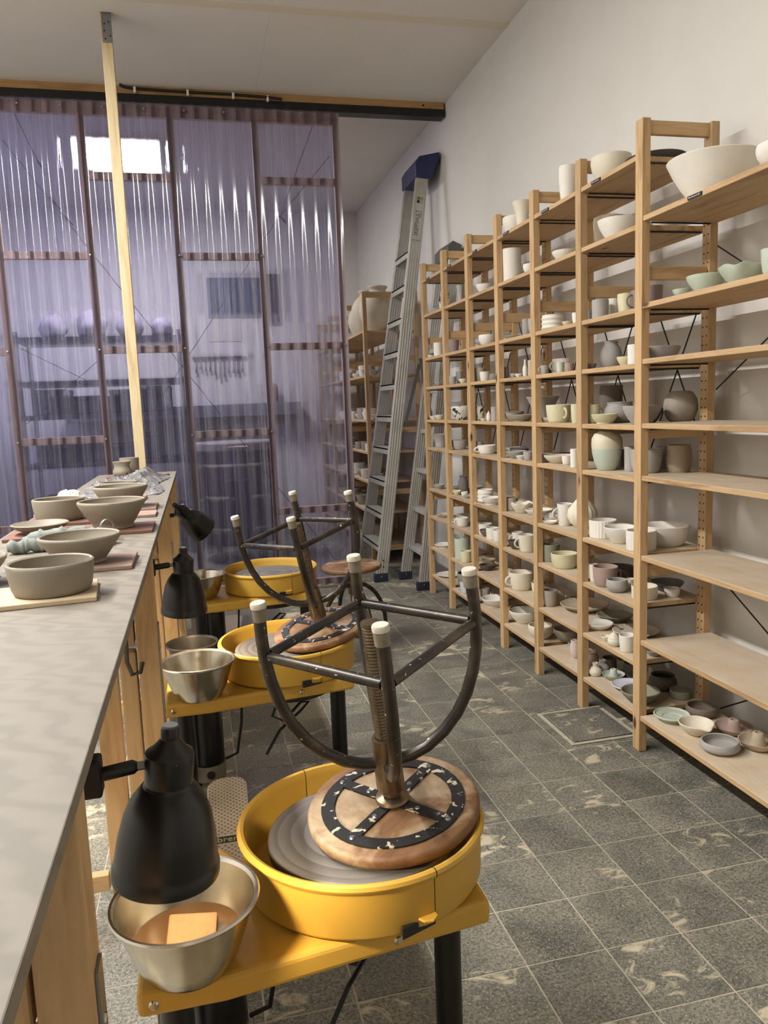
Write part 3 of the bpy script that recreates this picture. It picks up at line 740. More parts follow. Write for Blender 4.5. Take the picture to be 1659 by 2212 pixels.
POTS = [
('bigbowl', 'white', 1.702, 2.342, 1.939, 0.1503, 0.142, 'A0', '', 'huge white bowl with dripped slip lines'),
('spout', 'white', 1.701, 2.61, 1.92, 0.0592, 0.056, 'B1', '', 'white spouted bowl'),
('dbowl', 'white', 1.617, 1.933, 1.939, 0.0671, 0.058, 'A0', '', 'white deep bowl at the frame edge'),
('bowl', 'celadon', 1.609, 2.243, 1.646, 0.0608, 0.05, 'A1', '', 'pale green bowl'),
('dish', 'celadon', 1.582, 2.334, 1.646, 0.0296, 0.021, 'A1', '', 'small pale green leaf dish'),
('wavy', 'celadon', 1.624, 2.087, 1.646, 0.0719, 0.052, 'A1', '', 'pale green bowl with a wavy rim'),
('cup', 'celadon', 1.585, 1.914, 1.646, 0.0348, 0.068, 'A1', '', 'pale green cup'),
('dbowl', 'cream', 1.628, 2.865, 2.15, 0.0777, 0.092, 'B0', '', 'creamy deep bowl'),
('plate', 'slate', 1.686, 2.655, 2.15, 0.1067, 0.026, 'B0', '', 'dark grey platter'),
('rough', 'buff', 1.698, 2.998, 1.92, 0.067, 0.13, 'B1', '', 'rough woven-textured bowl'),
('bowl', 'white', 1.632, 2.816, 1.92, 0.0811, 0.077, 'B1', '', 'white bowl'),
('cyl', 'grey', 1.584, 2.872, 1.636, 0.0329, 0.07, 'B2', '', 'pale grey straight cup'),
('cup', 'white', 1.658, 2.899, 1.636, 0.0236, 0.078, 'B2', '', 'white dimpled cup'),
('cup', 'yellow', 1.668, 2.824, 1.636, 0.0326, 0.086, 'B2', '', 'pale yellow ribbed cup'),
('mug', 'pinkgrey', 1.667, 2.726, 1.636, 0.0316, 0.086, 'B2', 'L', 'dusty pink mug'),
('cup', 'pinkgrey', 1.634, 2.582, 1.636, 0.0335, 0.08, 'B2', '', 'dusty pink cup'),
('jug', 'grey', 1.679, 2.956, 1.442, 0.0454, 0.11, 'B3', '', 'grey gourd jug with a notched spout'),
('bowl', 'yellow', 1.675, 2.826, 1.442, 0.0406, 0.039, 'B3', '', 'pale yellow bowl'),
('cyl', 'white', 1.583, 2.607, 1.442, 0.0317, 0.07, 'B3', '', 'white cup'),
('bowl', 'grey', 1.695, 2.614, 1.442, 0.0645, 0.061, 'B3', '', 'wide grey bowl'),
('roughcyl', 'brown', 1.724, 3.033, 1.222, 0.0471, 0.152, 'B4', '', 'rough brown textured cylinder'),
('mug', 'yellow', 1.609, 2.978, 1.222, 0.028, 0.076, 'B4', 'R', 'pale yellow mug'),
('dish', 'yellow', 1.597, 2.861, 1.222, 0.053, 0.037, 'B4', '', 'pale yellow low bowl'),
('belly', 'grey', 1.698, 2.921, 1.222, 0.0623, 0.082, 'B4', '', 'grey rounded pot'),
('bowl', 'darkgrey', 1.702, 2.722, 1.222, 0.0593, 0.056, 'B4', '', 'dark grey bowl'),
('bowl', 'grey', 1.615, 2.619, 1.222, 0.0705, 0.067, 'B4', '', 'grey open bowl'),
('round', 'buffgrey', 1.772, 2.612, 1.222, 0.0626, 0.116, 'B4', '', 'round greyish vase'),
('twotone', 'cream', 1.618, 2.881, 1.033, 0.0623, 0.156, 'B5', '', 'tall two-tone vase, cream above pale green'),
('cyl', 'darkgrey', 1.736, 2.976, 1.033, 0.0217, 0.072, 'B5', '', 'dark cup'),
('cyl', 'grey', 1.667, 2.781, 1.033, 0.0262, 0.096, 'B5', '', 'streaky grey cup'),
('cup', 'grey', 1.679, 2.692, 1.033, 0.0607, 0.09, 'B5', '', 'large marbled grey cup'),
('cyl', 'grey', 1.812, 2.788, 1.033, 0.0232, 0.09, 'B5', '', 'plain grey cup'),
('barrel', 'buff', 1.787, 2.642, 1.033, 0.0479, 0.102, 'B5', '', 'beige barrel jar'),
('bowl', 'grey', 1.682, 3.003, 0.75, 0.0457, 0.03, 'B6', '', 'grey bowl'),
('dish', 'grey', 1.767, 3.022, 0.75, 0.0385, 0.027, 'B6', '', 'low grey bowl'),
('ribcyl', 'white', 1.619, 2.915, 0.75, 0.056, 0.072, 'B6', '', 'white fluted straight pot'),
('dish', 'buff', 1.748, 2.853, 0.75, 0.0851, 0.036, 'B6', '', 'buff rimmed dish'),
('spout', 'white', 1.615, 2.768, 0.75, 0.067, 0.064, 'B6', '', 'white pouring bowl'),
('ribcyl', 'white', 1.606, 2.605, 0.75, 0.055, 0.074, 'B6', '', 'white ribbed footed cylinder'),
('bowlwide', 'white', 1.745, 2.661, 0.75, 0.091, 0.077, 'B6', '', 'big white bowl'),
('cup', 'white', 1.591, 2.939, 0.559, 0.0207, 0.072, 'B7', '', 'white cup'),
('ribcyl', 'darkbrown', 1.698, 2.927, 0.559, 0.0657, 0.056, 'B7', '', 'dark fluted pot'),
('mug', 'pink', 1.595, 2.852, 0.559, 0.0515, 0.08, 'B7', 'R', 'pinkish brown mug with speckled lip'),
('cup', 'cream', 1.663, 2.775, 0.559, 0.0181, 0.038, 'B7', '', 'small cream cup'),
('cupround', 'grey', 1.587, 2.746, 0.559, 0.043, 0.048, 'B7', '', 'glossy grey cup'),
('bowl', 'darkgrey', 1.773, 2.689, 0.559, 0.0634, 0.036, 'B7', '', 'dark bowl'),
('cyl', 'cream', 1.628, 2.615, 0.559, 0.0491, 0.048, 'B7', '', 'cream straight pot'),
('cup', 'white', 1.737, 2.6, 0.559, 0.0297, 0.032, 'B7', '', 'little squarish white cup'),
('plate', 'olive', 1.756, 3.06, 0.339, 0.0793, 0.029, 'B8', '', 'olive brown shallow dish'),
('plate', 'speck', 1.74, 2.858, 0.339, 0.0963, 0.014, 'B8', '', 'painted pinkish plate'),
('dish', 'white', 1.635, 2.98, 0.339, 0.0621, 0.024, 'B8', '', 'white footed low bowl'),
('bowl', 'cream', 1.573, 2.804, 0.339, 0.0218, 0.021, 'B8', '', 'tiny cream dish'),
('lidded', 'cream', 1.57, 2.739, 0.339, 0.0263, 0.062, 'B8', '', 'cream lidded onion jar'),
('bowl', 'white', 1.656, 2.724, 0.339, 0.0587, 0.014, 'B8', '', 'white bowl'),
('mug', 'white', 1.582, 2.66, 0.339, 0.032, 0.066, 'B8', 'R', 'white mug'),
('plate', 'speck', 1.759, 2.639, 0.339, 0.073, 0.01, 'B8', '', 'white plate with brown brush marks'),
('dish', 'grey', 1.647, 2.579, 0.339, 0.03, 0.021, 'B8', '', 'little grey dish'),
('cup', 'brown', 1.709, 3.013, 0.142, 0.0342, 0.046, 'B9', '', 'brown cup'),
('cyl', 'olive', 1.734, 2.946, 0.142, 0.0292, 0.058, 'B9', '', 'olive cup'),
('cyl', 'darkbrown', 1.739, 2.879, 0.142, 0.0358, 0.062, 'B9', '', 'dark brown cylinder'),
('belly', 'darkbrown', 1.775, 2.714, 0.142, 0.0553, 0.06, 'B9', '', 'dark brown wide pot'),
('cone', 'buff', 1.784, 2.807, 0.142, 0.0307, 0.06, 'B9', '', 'buff cone'),
('cyl', 'olive', 1.792, 2.615, 0.142, 0.0433, 0.03, 'B9', '', 'olive green pot'),
('bottle', 'grey', 1.653, 2.978, 0.142, 0.0289, 0.052, 'B9', '', 'grey bottle'),
('bottle', 'cream', 1.6, 2.947, 0.142, 0.0282, 0.056, 'B9', '', 'cream dimpled bottle'),
('candle', 'celadon', 1.654, 2.89, 0.142, 0.0478, 0.041, 'B9', '', 'pale green dish with a centre tube'),
('plate', 'bluewhite', 1.655, 2.766, 0.142, 0.0718, 0.016, 'B9', '', 'bluish white plate'),
('bowl', 'olive', 1.618, 2.623, 0.142, 0.0743, 0.046, 'B9', '', 'grey green flared bowl'),
('cupround', 'brown', 1.76, 2.439, 0.141, 0.0596, 0.036, 'A7', '', 'brown rounded bowl'),
('cake', 'celadon', 1.631, 2.434, 0.141, 0.0654, 0.022, 'A7', '', 'pale green plate on a buff foot'),
('spout', 'cream', 1.641, 2.304, 0.141, 0.0606, 0.04, 'A7', '', 'cream bowl with a pulled spout'),
('candle', 'pink', 1.771, 2.274, 0.141, 0.065, 0.046, 'A7', '', 'pink candle holder'),
('cupround', 'grey', 1.632, 2.163, 0.141, 0.0643, 0.034, 'A7', '', 'speckled pale grey bowl'),
('candle', 'buff', 1.764, 2.142, 0.141, 0.0635, 0.054, 'A7', '', 'buff candle holder'),
('ribpot', 'white', 1.59, 3.152, 2.15, 0.0392, 0.14, 'C0', '', 'white pot with horizontal ribs'),
('bowl', 'white', 1.607, 3.221, 1.92, 0.056, 0.04, 'C1', '', 'white low bowl'),
('stack', 'white', 1.602, 3.335, 1.636, 0.0517, 0.066, 'C2', '', 'white three-tier ringed bowl'),
('dish', 'yellow', 1.576, 3.137, 1.636, 0.0238, 0.017, 'C2', '', 'little yellow dish'),
('cup', 'white', 1.572, 3.043, 1.636, 0.021, 0.042, 'C2', '', 'white cup'),
('cup', 'grey', 1.617, 3.002, 1.636, 0.0219, 0.046, 'C2', '', 'grey cup'),
('mug', 'white', 1.691, 3.431, 1.442, 0.0425, 0.07, 'C3', 'L', 'white mug with a big handle'),
('mug', 'grey', 1.569, 3.356, 1.442, 0.0194, 0.038, 'C3', 'L', 'small grey mug'),
('cup', 'celadon', 1.568, 3.191, 1.442, 0.0179, 0.042, 'C3', '', 'tiny pale green cup'),
('cup', 'pink', 1.572, 3.116, 1.442, 0.0205, 0.034, 'C3', '', 'pink cup'),
('bowl', 'pinkgrey', 1.602, 2.982, 1.442, 0.0241, 0.023, 'C3', '', 'dusky pink bowl'),
('dish', 'cream', 1.606, 3.41, 1.222, 0.0305, 0.021, 'C4', '', 'cream low bowl'),
('mug', 'yellow', 1.608, 3.293, 1.222, 0.0575, 0.078, 'C4', 'F', 'wide pale yellow mug facing its handle outward'),
('cup', 'yellow', 1.575, 3.058, 1.222, 0.0237, 0.08, 'C4', '', 'pale yellow cup'),
('bowl', 'grey', 1.613, 3.449, 1.033, 0.0404, 0.038, 'C5', '', 'grey bowl'),
('bowl', 'darkgrey', 1.72, 3.503, 1.033, 0.0743, 0.03, 'C5', '', 'dark shallow bowl'),
('bowl', 'cream', 1.629, 3.338, 1.033, 0.0697, 0.036, 'C5', '', 'cream bowl'),
('cup', 'white', 1.621, 3.239, 1.033, 0.0241, 0.04, 'C5', '', 'white cup'),
('cyl', 'white', 1.576, 3.08, 1.033, 0.0183, 0.078, 'C5', '', 'tall white cylinder'),
('dish', 'white', 1.579, 3.331, 0.75, 0.0343, 0.014, 'C6', '', 'white dish'),
('dish', 'grey', 1.666, 3.5, 0.75, 0.0408, 0.014, 'C6', '', 'grey dish'),
('mug', 'white', 1.622, 3.266, 0.75, 0.0363, 0.1, 'C6', 'L', 'tall white jug with a looped handle'),
('candle', 'white', 1.625, 3.413, 0.75, 0.0522, 0.04, 'C6', '', 'white saucer with a centre tube'),
('onion', 'cream', 1.655, 3.162, 0.75, 0.0662, 0.174, 'C6', '', 'fluted onion-shaped bottle'),
('cyl', 'olive', 1.615, 3.404, 0.559, 0.0406, 0.08, 'C7', '', 'grey green cylinder'),
('mug', 'darkblue', 1.681, 3.338, 0.559, 0.0442, 0.03, 'C7', 'L', 'dark blue brown pot'),
('mug', 'yellow', 1.605, 3.24, 0.559, 0.0618, 0.066, 'C7', 'R', 'greenish cream mug'),
('cup', 'buffgrey', 1.607, 3.396, 0.339, 0.0349, 0.078, 'C8', '', 'greyish deep cup'),
('bird', 'buff', 1.667, 3.45, 0.339, 0.0415, 0.058, 'C8', '', 'small bird figure'),
('dish', 'olive', 1.744, 3.436, 0.339, 0.0338, 0.018, 'C8', '', 'olive dish'),
('plate', 'buff', 1.723, 3.274, 0.339, 0.1122, 0.03, 'C8', '', 'large buff plate'),
('bowl', 'buffgrey', 1.709, 3.439, 0.142, 0.063, 0.06, 'C9', '', 'greyish wide bowl'),
('bowl', 'grey', 1.688, 3.315, 0.142, 0.0292, 0.028, 'C9', '', 'small grey bowl'),
('belly', 'pinkwhite', 1.631, 3.187, 0.142, 0.0262, 0.084, 'C9', '', 'pinkish white gourd pot'),
('belly', 'pink', 1.626, 3.045, 0.142, 0.0407, 0.076, 'C9', '', 'pink rounded pot'),
('dbowl', 'white', 1.612, 3.772, 2.15, 0.0606, 0.079, 'D0', '', 'white deep bowl'),
('flare', 'cream', 1.6, 3.65, 2.15, 0.0488, 0.124, 'D0', '', 'creamy flared vase'),
('cyl', 'white', 1.62, 3.836, 1.92, 0.0483, 0.17, 'D1', '', 'tall white cylinder'),
('bowl', 'white', 1.698, 3.926, 1.92, 0.0666, 0.063, 'D1', '', 'white bowl'),
('dbowl', 'white', 1.582, 3.532, 1.92, 0.0316, 0.041, 'D1', '', 'small white bowl'),
('mug', 'grey', 1.683, 3.81, 1.636, 0.0219, 0.102, 'D2', 'R', 'grey mug'),
('cup', 'grey', 1.582, 3.482, 1.636, 0.0325, 0.068, 'D2', '', 'grey cup'),
('plate', 'grey', 1.601, 3.791, 1.636, 0.05, 0.018, 'D2', '', 'grey plate'),
('cup', 'darkgrey', 1.587, 3.857, 1.442, 0.0152, 0.058, 'D3', '', 'dark cup'),
('bowl', 'white', 1.629, 3.871, 1.442, 0.0263, 0.025, 'D3', '', 'white bowl'),
('dish', 'white', 1.571, 3.651, 1.442, 0.021, 0.015, 'D3', '', 'white low bowl'),
('bottle', 'white', 1.563, 3.557, 1.442, 0.0128, 0.078, 'D3', '', 'white bottle'),
('cyl', 'buff', 1.566, 3.495, 1.442, 0.0151, 0.072, 'D3', '', 'buff cylinder'),
('flare', 'grey', 1.638, 3.524, 1.222, 0.0806, 0.118, 'D4', '', 'large grey flared pot'),
('bowl', 'grey', 1.663, 3.929, 1.222, 0.0505, 0.048, 'D4', '', 'grey bowl'),
('bowl', 'darkgrey', 1.746, 3.961, 1.222, 0.0337, 0.032, 'D4', '', 'dark grey bowl'),
('bowl', 'buffgrey', 1.616, 3.844, 1.222, 0.0442, 0.042, 'D4', '', 'greyish bowl'),
('dish', 'buffgrey', 1.611, 3.73, 1.222, 0.0673, 0.032, 'D4', '', 'wide low dish'),
('bowl', 'darkgrey', 1.655, 3.857, 1.033, 0.0499, 0.044, 'D5', '', 'dark grey bowl'),
('mug', 'grey', 1.686, 3.97, 1.033, 0.0551, 0.044, 'D5', 'L', 'grey mug'),
('bowl', 'grey', 1.6, 3.764, 1.033, 0.0552, 0.036, 'D5', '', 'grey open bowl'),
('dish', 'white', 1.583, 3.668, 1.033, 0.0267, 0.019, 'D5', '', 'white dish'),
('cup', 'grey', 1.59, 3.599, 1.033, 0.0237, 0.042, 'D5', '', 'grey cup'),
('cyl', 'buffgrey', 1.609, 3.864, 0.75, 0.0355, 0.066, 'D6', '', 'greyish wide cylinder'),
('mug', 'grey', 1.692, 3.881, 0.75, 0.0399, 0.036, 'D6', 'L', 'grey mug'),
('dish', 'white', 1.652, 3.614, 0.75, 0.0707, 0.03, 'D6', '', 'white wide dish'),
('wavy', 'cream', 1.616, 3.74, 0.75, 0.0573, 0.052, 'D6', '', 'cream bowl with a frilled rim'),
('bowl', 'darkbrown', 1.589, 3.761, 0.559, 0.0449, 0.043, 'D7', '', 'dark bowl'),
('mug', 'white', 1.632, 3.838, 0.559, 0.0337, 0.074, 'D7', 'L', 'white mug'),
('mug', 'cream', 1.607, 3.663, 0.559, 0.0463, 0.088, 'D7', 'L', 'cream tapered mug'),
('bowl', 'buffgrey', 1.646, 3.891, 0.339, 0.0534, 0.04, 'D8', '', 'greyish bowl'),
('cup', 'cream', 1.664, 3.669, 0.339, 0.0318, 0.052, 'D8', '', 'cream cup'),
('mug', 'cream', 1.614, 3.765, 0.339, 0.0644, 0.092, 'D8', 'L', 'large cream tapered mug'),
('bowl', 'darkbrown', 1.701, 3.964, 0.142, 0.067, 0.036, 'D9', '', 'dark bowl'),
('bowl', 'white', 1.653, 3.817, 0.142, 0.083, 0.066, 'D9', '', 'white rounded bowl'),
('dbowl', 'cream', 1.615, 3.528, 0.142, 0.064, 0.066, 'D9', '', 'cream deep bowl'),
('bowl', 'white', 1.6, 4.174, 1.92, 0.0492, 0.047, 'E1', '', 'white low bowl'),
('dbowl', 'white', 1.589, 4.127, 1.636, 0.0456, 0.054, 'E2', '', 'white squat bowl'),
('bowl', 'grey', 1.627, 4.238, 1.636, 0.0665, 0.036, 'E2', '', 'grey flared bowl'),
('mug', 'buffgrey', 1.613, 4.313, 1.442, 0.0337, 0.078, 'E3', 'R', 'greyish mug'),
('bowl', 'grey', 1.677, 4.251, 1.442, 0.0425, 0.04, 'E3', '', 'grey bowl'),
('cup', 'white', 1.579, 4.144, 1.442, 0.028, 0.05, 'E3', '', 'white cup'),
('cup', 'terrazzo', 1.607, 4.315, 1.222, 0.0324, 0.084, 'E4', '', 'mottled black and grey cup'),
('dish', 'white', 1.568, 4.149, 1.222, 0.0178, 0.012, 'E4', '', 'small white dish'),
('lidded', 'white', 1.565, 4.059, 1.222, 0.0145, 0.058, 'E4', '', 'white lidded jar'),
('cyl', 'grey', 1.571, 3.987, 1.222, 0.02, 0.076, 'E4', '', 'grey cylinder'),
('mug', 'grey', 1.597, 4.309, 1.033, 0.0232, 0.066, 'E5', 'R', 'grey mug'),
('bowl', 'darkgrey', 1.669, 4.313, 1.033, 0.0342, 0.032, 'E5', '', 'dark bowl'),
('mug', 'white', 1.605, 4.204, 1.033, 0.0539, 0.048, 'E5', 'L', 'wide low white mug'),
('spout', 'grey', 1.642, 4.335, 0.75, 0.0439, 0.042, 'E6', '', 'grey pourer'),
('stack', 'white', 1.607, 4.245, 0.75, 0.0486, 0.074, 'E6', '', 'white bulging stacked bowl'),
('dish', 'white', 1.602, 4.135, 0.75, 0.0574, 0.04, 'E6', '', 'white flared dish'),
('bowl', 'brown', 1.591, 4.193, 0.559, 0.0434, 0.038, 'E7', '', 'brown bowl'),
('cyl', 'white', 1.613, 4.277, 0.559, 0.0396, 0.06, 'E7', '', 'white straight cup'),
('cyl', 'white', 1.588, 4.093, 0.559, 0.0375, 0.064, 'E7', '', 'white mug'),
('mug', 'white', 1.583, 3.992, 0.559, 0.0328, 0.066, 'E7', 'R', 'white handled mug'),
('bowl', 'darkbrown', 1.616, 4.276, 0.339, 0.0444, 0.034, 'E8', '', 'dark bowl'),
('waist', 'buff', 1.66, 4.363, 0.339, 0.046, 0.048, 'E8', '', 'buff waisted cup'),
('mug', 'buffgrey', 1.617, 4.312, 0.142, 0.0286, 0.082, 'E9', 'R', 'greyish mug'),
('dish', 'white', 1.633, 4.193, 0.142, 0.082, 0.048, 'E9', '', 'white footed bowl'),
('flare', 'grey', 1.575, 4.508, 1.92, 0.0245, 0.092, 'F1', '', 'grey flared cup'),
('cup', 'pinkgrey', 1.584, 4.679, 1.636, 0.0328, 0.076, 'F2', '', 'dusty pink cup'),
('cup', 'grey', 1.574, 4.688, 1.442, 0.0231, 0.048, 'F3', '', 'grey cup'),
('cup', 'grey', 1.641, 4.755, 1.442, 0.0218, 0.08, 'F3', '', 'tall grey cup'),
('bowl', 'cream', 1.577, 4.502, 1.442, 0.027, 0.026, 'F3', '', 'cream bowl'),
('dbowl', 'terrazzo', 1.616, 4.657, 1.222, 0.0649, 0.084, 'F4', '', 'white bowl with black flecks'),
('cup', 'grey', 1.628, 4.749, 1.033, 0.0502, 0.058, 'F5', '', 'grey ridged cup'),
('plate', 'grey', 1.711, 4.843, 0.75, 0.1036, 0.03, 'F6', '', 'big grey platter'),
('vase', 'darkgrey', 1.639, 4.722, 0.75, 0.0343, 0.114, 'F6', '', 'dark grey vase'),
('spout', 'yellow', 1.582, 4.685, 0.75, 0.0287, 0.027, 'F6', '', 'pale yellow pourer'),
('dbowl', 'white', 1.593, 4.57, 0.75, 0.0221, 0.029, 'F6', '', 'white egg cup'),
('dish', 'grey', 1.575, 4.471, 0.75, 0.0242, 0.017, 'F6', '', 'grey dish'),
('mug', 'terrazzo', 1.618, 4.703, 0.559, 0.0491, 0.038, 'F7', 'L', 'dark mottled mug'),
('mug', 'white', 1.584, 4.602, 0.559, 0.0401, 0.056, 'F7', 'L', 'white mug'),
('cyl', 'celadon', 1.599, 4.663, 0.339, 0.0482, 0.134, 'F8', '', 'tall pale green cylinder'),
('cup', 'yellow', 1.586, 4.557, 0.339, 0.0365, 0.07, 'F8', '', 'pale yellow cup'),
('dbowl', 'olive', 1.653, 4.66, 0.142, 0.0898, 0.102, 'F9', '', 'large grey green tub'),
('cup', 'bluewhite', 1.577, 4.559, 0.142, 0.0329, 0.072, 'F9', '', 'small bluish white footed cup'),
('vase', 'terrazzo', 1.677, 5.117, 1.92, 0.0427, 0.144, 'G1', '', 'dark mottled vase'),
('dish', 'grey', 1.584, 5.021, 1.92, 0.0331, 0.023, 'G1', '', 'grey dish'),
('ribcyl', 'white', 1.581, 4.991, 1.636, 0.0296, 0.086, 'G2', '', 'white fluted cup'),
('dish', 'white', 1.573, 5.134, 1.636, 0.0233, 0.016, 'G2', '', 'white dish'),
('bowl', 'grey', 1.641, 5.202, 1.442, 0.0347, 0.033, 'G3', '', 'grey bowl'),
('bowl', 'darkgrey', 1.581, 4.87, 1.442, 0.0308, 0.029, 'G3', '', 'dark bowl'),
('dish', 'white', 1.584, 5.134, 1.222, 0.0327, 0.023, 'G4', '', 'white dish'),
('bowl', 'cream', 1.581, 5.006, 1.222, 0.0318, 0.03, 'G4', '', 'cream bowl'),
('flare', 'grey', 1.616, 5.101, 1.033, 0.0657, 0.088, 'G5', '', 'grey flared pot'),
('dish', 'grey', 1.592, 5.092, 0.75, 0.0418, 0.029, 'G6', '', 'grey dish'),
('plate', 'speck', 1.611, 5.044, 0.559, 0.0616, 0.022, 'G7', '', 'patterned plate'),
('cake', 'white', 1.616, 5.09, 0.339, 0.0661, 0.025, 'G8', '', 'white plate on a foot'),
('plate', 'white', 1.639, 5.061, 0.142, 0.0882, 0.014, 'G9', '', 'white plate'),
]

for i, (k, col, x, y, z, r, h, cell, hd, desc) in enumerate(POTS):
    sn = (ORDA if cell[0] == 'A' else ORD)[int(cell[1])]
    make_pot(k, col, (x, y, z + 0.0004), r, h, '%s, %s shelf, %s' % (desc, sn, BAYN[cell[0]]), hd, seed=i)

# ------------------------------------------------------------------ work bench on the left
BZ = 1.0
bn = thing('work_bench', 'long pale plywood work bench on pine legs along the left side', 'workbench', (-0.34, 2.2, 0))
MB().box((-0.552, -0.35, BZ - 0.018), (-0.125, 1.7985, BZ)).build('worktop_board', 'bench_ply', bn, bevel=0.0015, world=True)
MB().box((-0.552, 1.8015, BZ - 0.018), (-0.125, 4.655, BZ)).build('worktop_board', 'bench_ply', bn, bevel=0.0015, world=True)
for y in (0.72, 2.0, 3.28, 4.54):
    MB().box((-0.182, y, 0), (-0.130, y + 0.052, BZ - 0.018)).build('leg', 'bench_z', bn, bevel=0.003, world=True)
    MB().box((-0.228, y + 0.002, 0.0), (-0.187, y + 0.050, 0.735)).build('leg_batten', 'bench_z', bn, bevel=0.006, world=True)
    MB().box((-0.228, y + 0.002, 0.752), (-0.187, y + 0.050, BZ - 0.018)).build('leg_batten', 'bench_z', bn, bevel=0.006, world=True)
    MB().box((-0.300, y + 0.060, 0.0), (-0.240, y + 0.085, BZ - 0.018)).build('leg_panel', 'bench_z', bn, bevel=0.002, world=True)
    MB().box((-0.545, y, 0), (-0.495, y + 0.052, BZ - 0.018)).build('leg', 'bench_z', bn, bevel=0.003, world=True)
    MB().box((-0.495, y + 0.012, 0.10), (-0.300, y + 0.040, 0.145)).build('cross_rail', 'bench_x', bn, bevel=0.002, world=True)
    MB().box((-0.495, y + 0.012, 0.90), (-0.300, y + 0.040, 0.945)).build('cross_rail', 'bench_x', bn, bevel=0.002, world=True)
    # narrow steel edge strip on the aisle side of each leg
    MB().box((-0.1295, y + 0.010, 0.30), (-0.1265, y + 0.040, 0.80)).build('hinge_strip', 'zinc', bn, world=True)
    for z in (0.36, 0.55, 0.74):
        MB().lathe([(0, 0.003), (0.005, 0.002), (0.006, 0)], 8).xform(Matrix.Translation((-0.1265, y + 0.025, z)) @ Matrix.Rotation(PI / 2, 4, 'Y')).build('screw', 'steel', bn, world=True)
MB().box((-0.36, -0.3, 0.86), (-0.31, 4.6, 0.898)).build('long_rail', 'bench_y', bn, bevel=0.002, world=True)
MB().tube([(-0.206, 1.992, 0.80), (-0.206, 1.975, 0.72), (-0.195, 1.965, 0.69), (-0.175, 1.962, 0.695), (-0.168, 1.962, 0.72)], 0.0055, 8).build('coat_hook', 'steel_dark', bn, True, world=True)

# ------------------------------------------------------------------ clamp lamps
def make_lamp(loc, axis, label, lit):
    root = thing('task_lamp', label, 'lamp', loc, group='black clamp lamps along the bench')
    M = Vector((0, 0, -1)).rotation_difference(Vector(axis)).to_matrix().to_4x4()
    outer = [(0.000, 0.128), (0.011, 0.128), (0.0125, 0.124), (0.0125, 0.112), (0.014, 0.110), (0.024, 0.098), (0.032, 0.092), (0.033, 0.088), (0.032, 0.050), (0.034, 0.046), (0.037, 0.044), (0.040, 0.040), (0.050, 0.026), (0.059, 0.004), (0.066, -0.028), (0.0695, -0.058), (0.0705, -0.066), (0.0725, -0.070), (0.0730, -0.082)]
    inner = [(0.0705, -0.082), (0.068, -0.060), (0.064, -0.028), (0.057, 0.003), (0.047, 0.024), (0.030, 0.038), (0.0, 0.040)]
    MB().lathe(outer + inner, 44).xform(M).build('shade', 'lamp_black', root, True, ang=28)
    MB().lathe([(0, 0.131), (0.010, 0.131), (0.0105, 0.1275), (0, 0.1275)], 20).xform(M).build('switch_knob', 'grey_plastic', root, True)
    MB().lathe([(0.0, -0.052), (0.012, -0.048), (0.020, -0.036), (0.023, -0.020), (0.018, -0.002), (0.012, 0.012), (0.012, 0.038), (0, 0.038)], 16).xform(M).build('bulb', 'bulb_glow' if lit else 'lampwhite', root, True)
    nk = M @ Vector((-0.031, 0, 0.075))
    MB().tube([nk, nk + Vector((-0.012, -0.001, 0))], 0.006, 10).build('swivel', 'zinc', root, True)
    MB().tube([nk + Vector((-0.010, -0.001, 0)), nk + Vector((-0.015, -0.001, 0)), nk + Vector((-0.062, -0.004, -0.004))], [0.006, 0.0095, 0.0095], 12).build('arm', 'black_paint', root, True)
    MB().box((nk.x - 0.085, nk.y - 0.02, nk.z - 0.03), (nk.x - 0.055, nk.y + 0.012, nk.z + 0.022)).build('clamp', 'black_matt', root, bevel=0.004)
    if lit:
        d = bpy.data.lights.new('lamp_light', 'POINT'); d.energy = 17.0; d.color = (1.0, 0.82, 0.56); d.shadow_soft_size = 0.024
        o = bpy.data.objects.new('lamp_light', d); COL.objects.link(o); o.parent = root; o.location = M @ Vector((0, 0, -0.062))
    return root
make_lamp((-0.0735, 1.049, 0.783), (-0.10, 0.03, -1), 'nearest black clamp lamp, lit, above the bowl with the sponge', True)
make_lamp((-0.072, 2.53, 0.778), (-0.05, 0.10, -1), 'middle black clamp lamp, lit, above the shiny empty bowl', True)
make_lamp((-0.050, 3.88, 0.812), (0.62, 0.45, -0.72), 'farthest black clamp lamp, tilted towards the plastic screen', False)

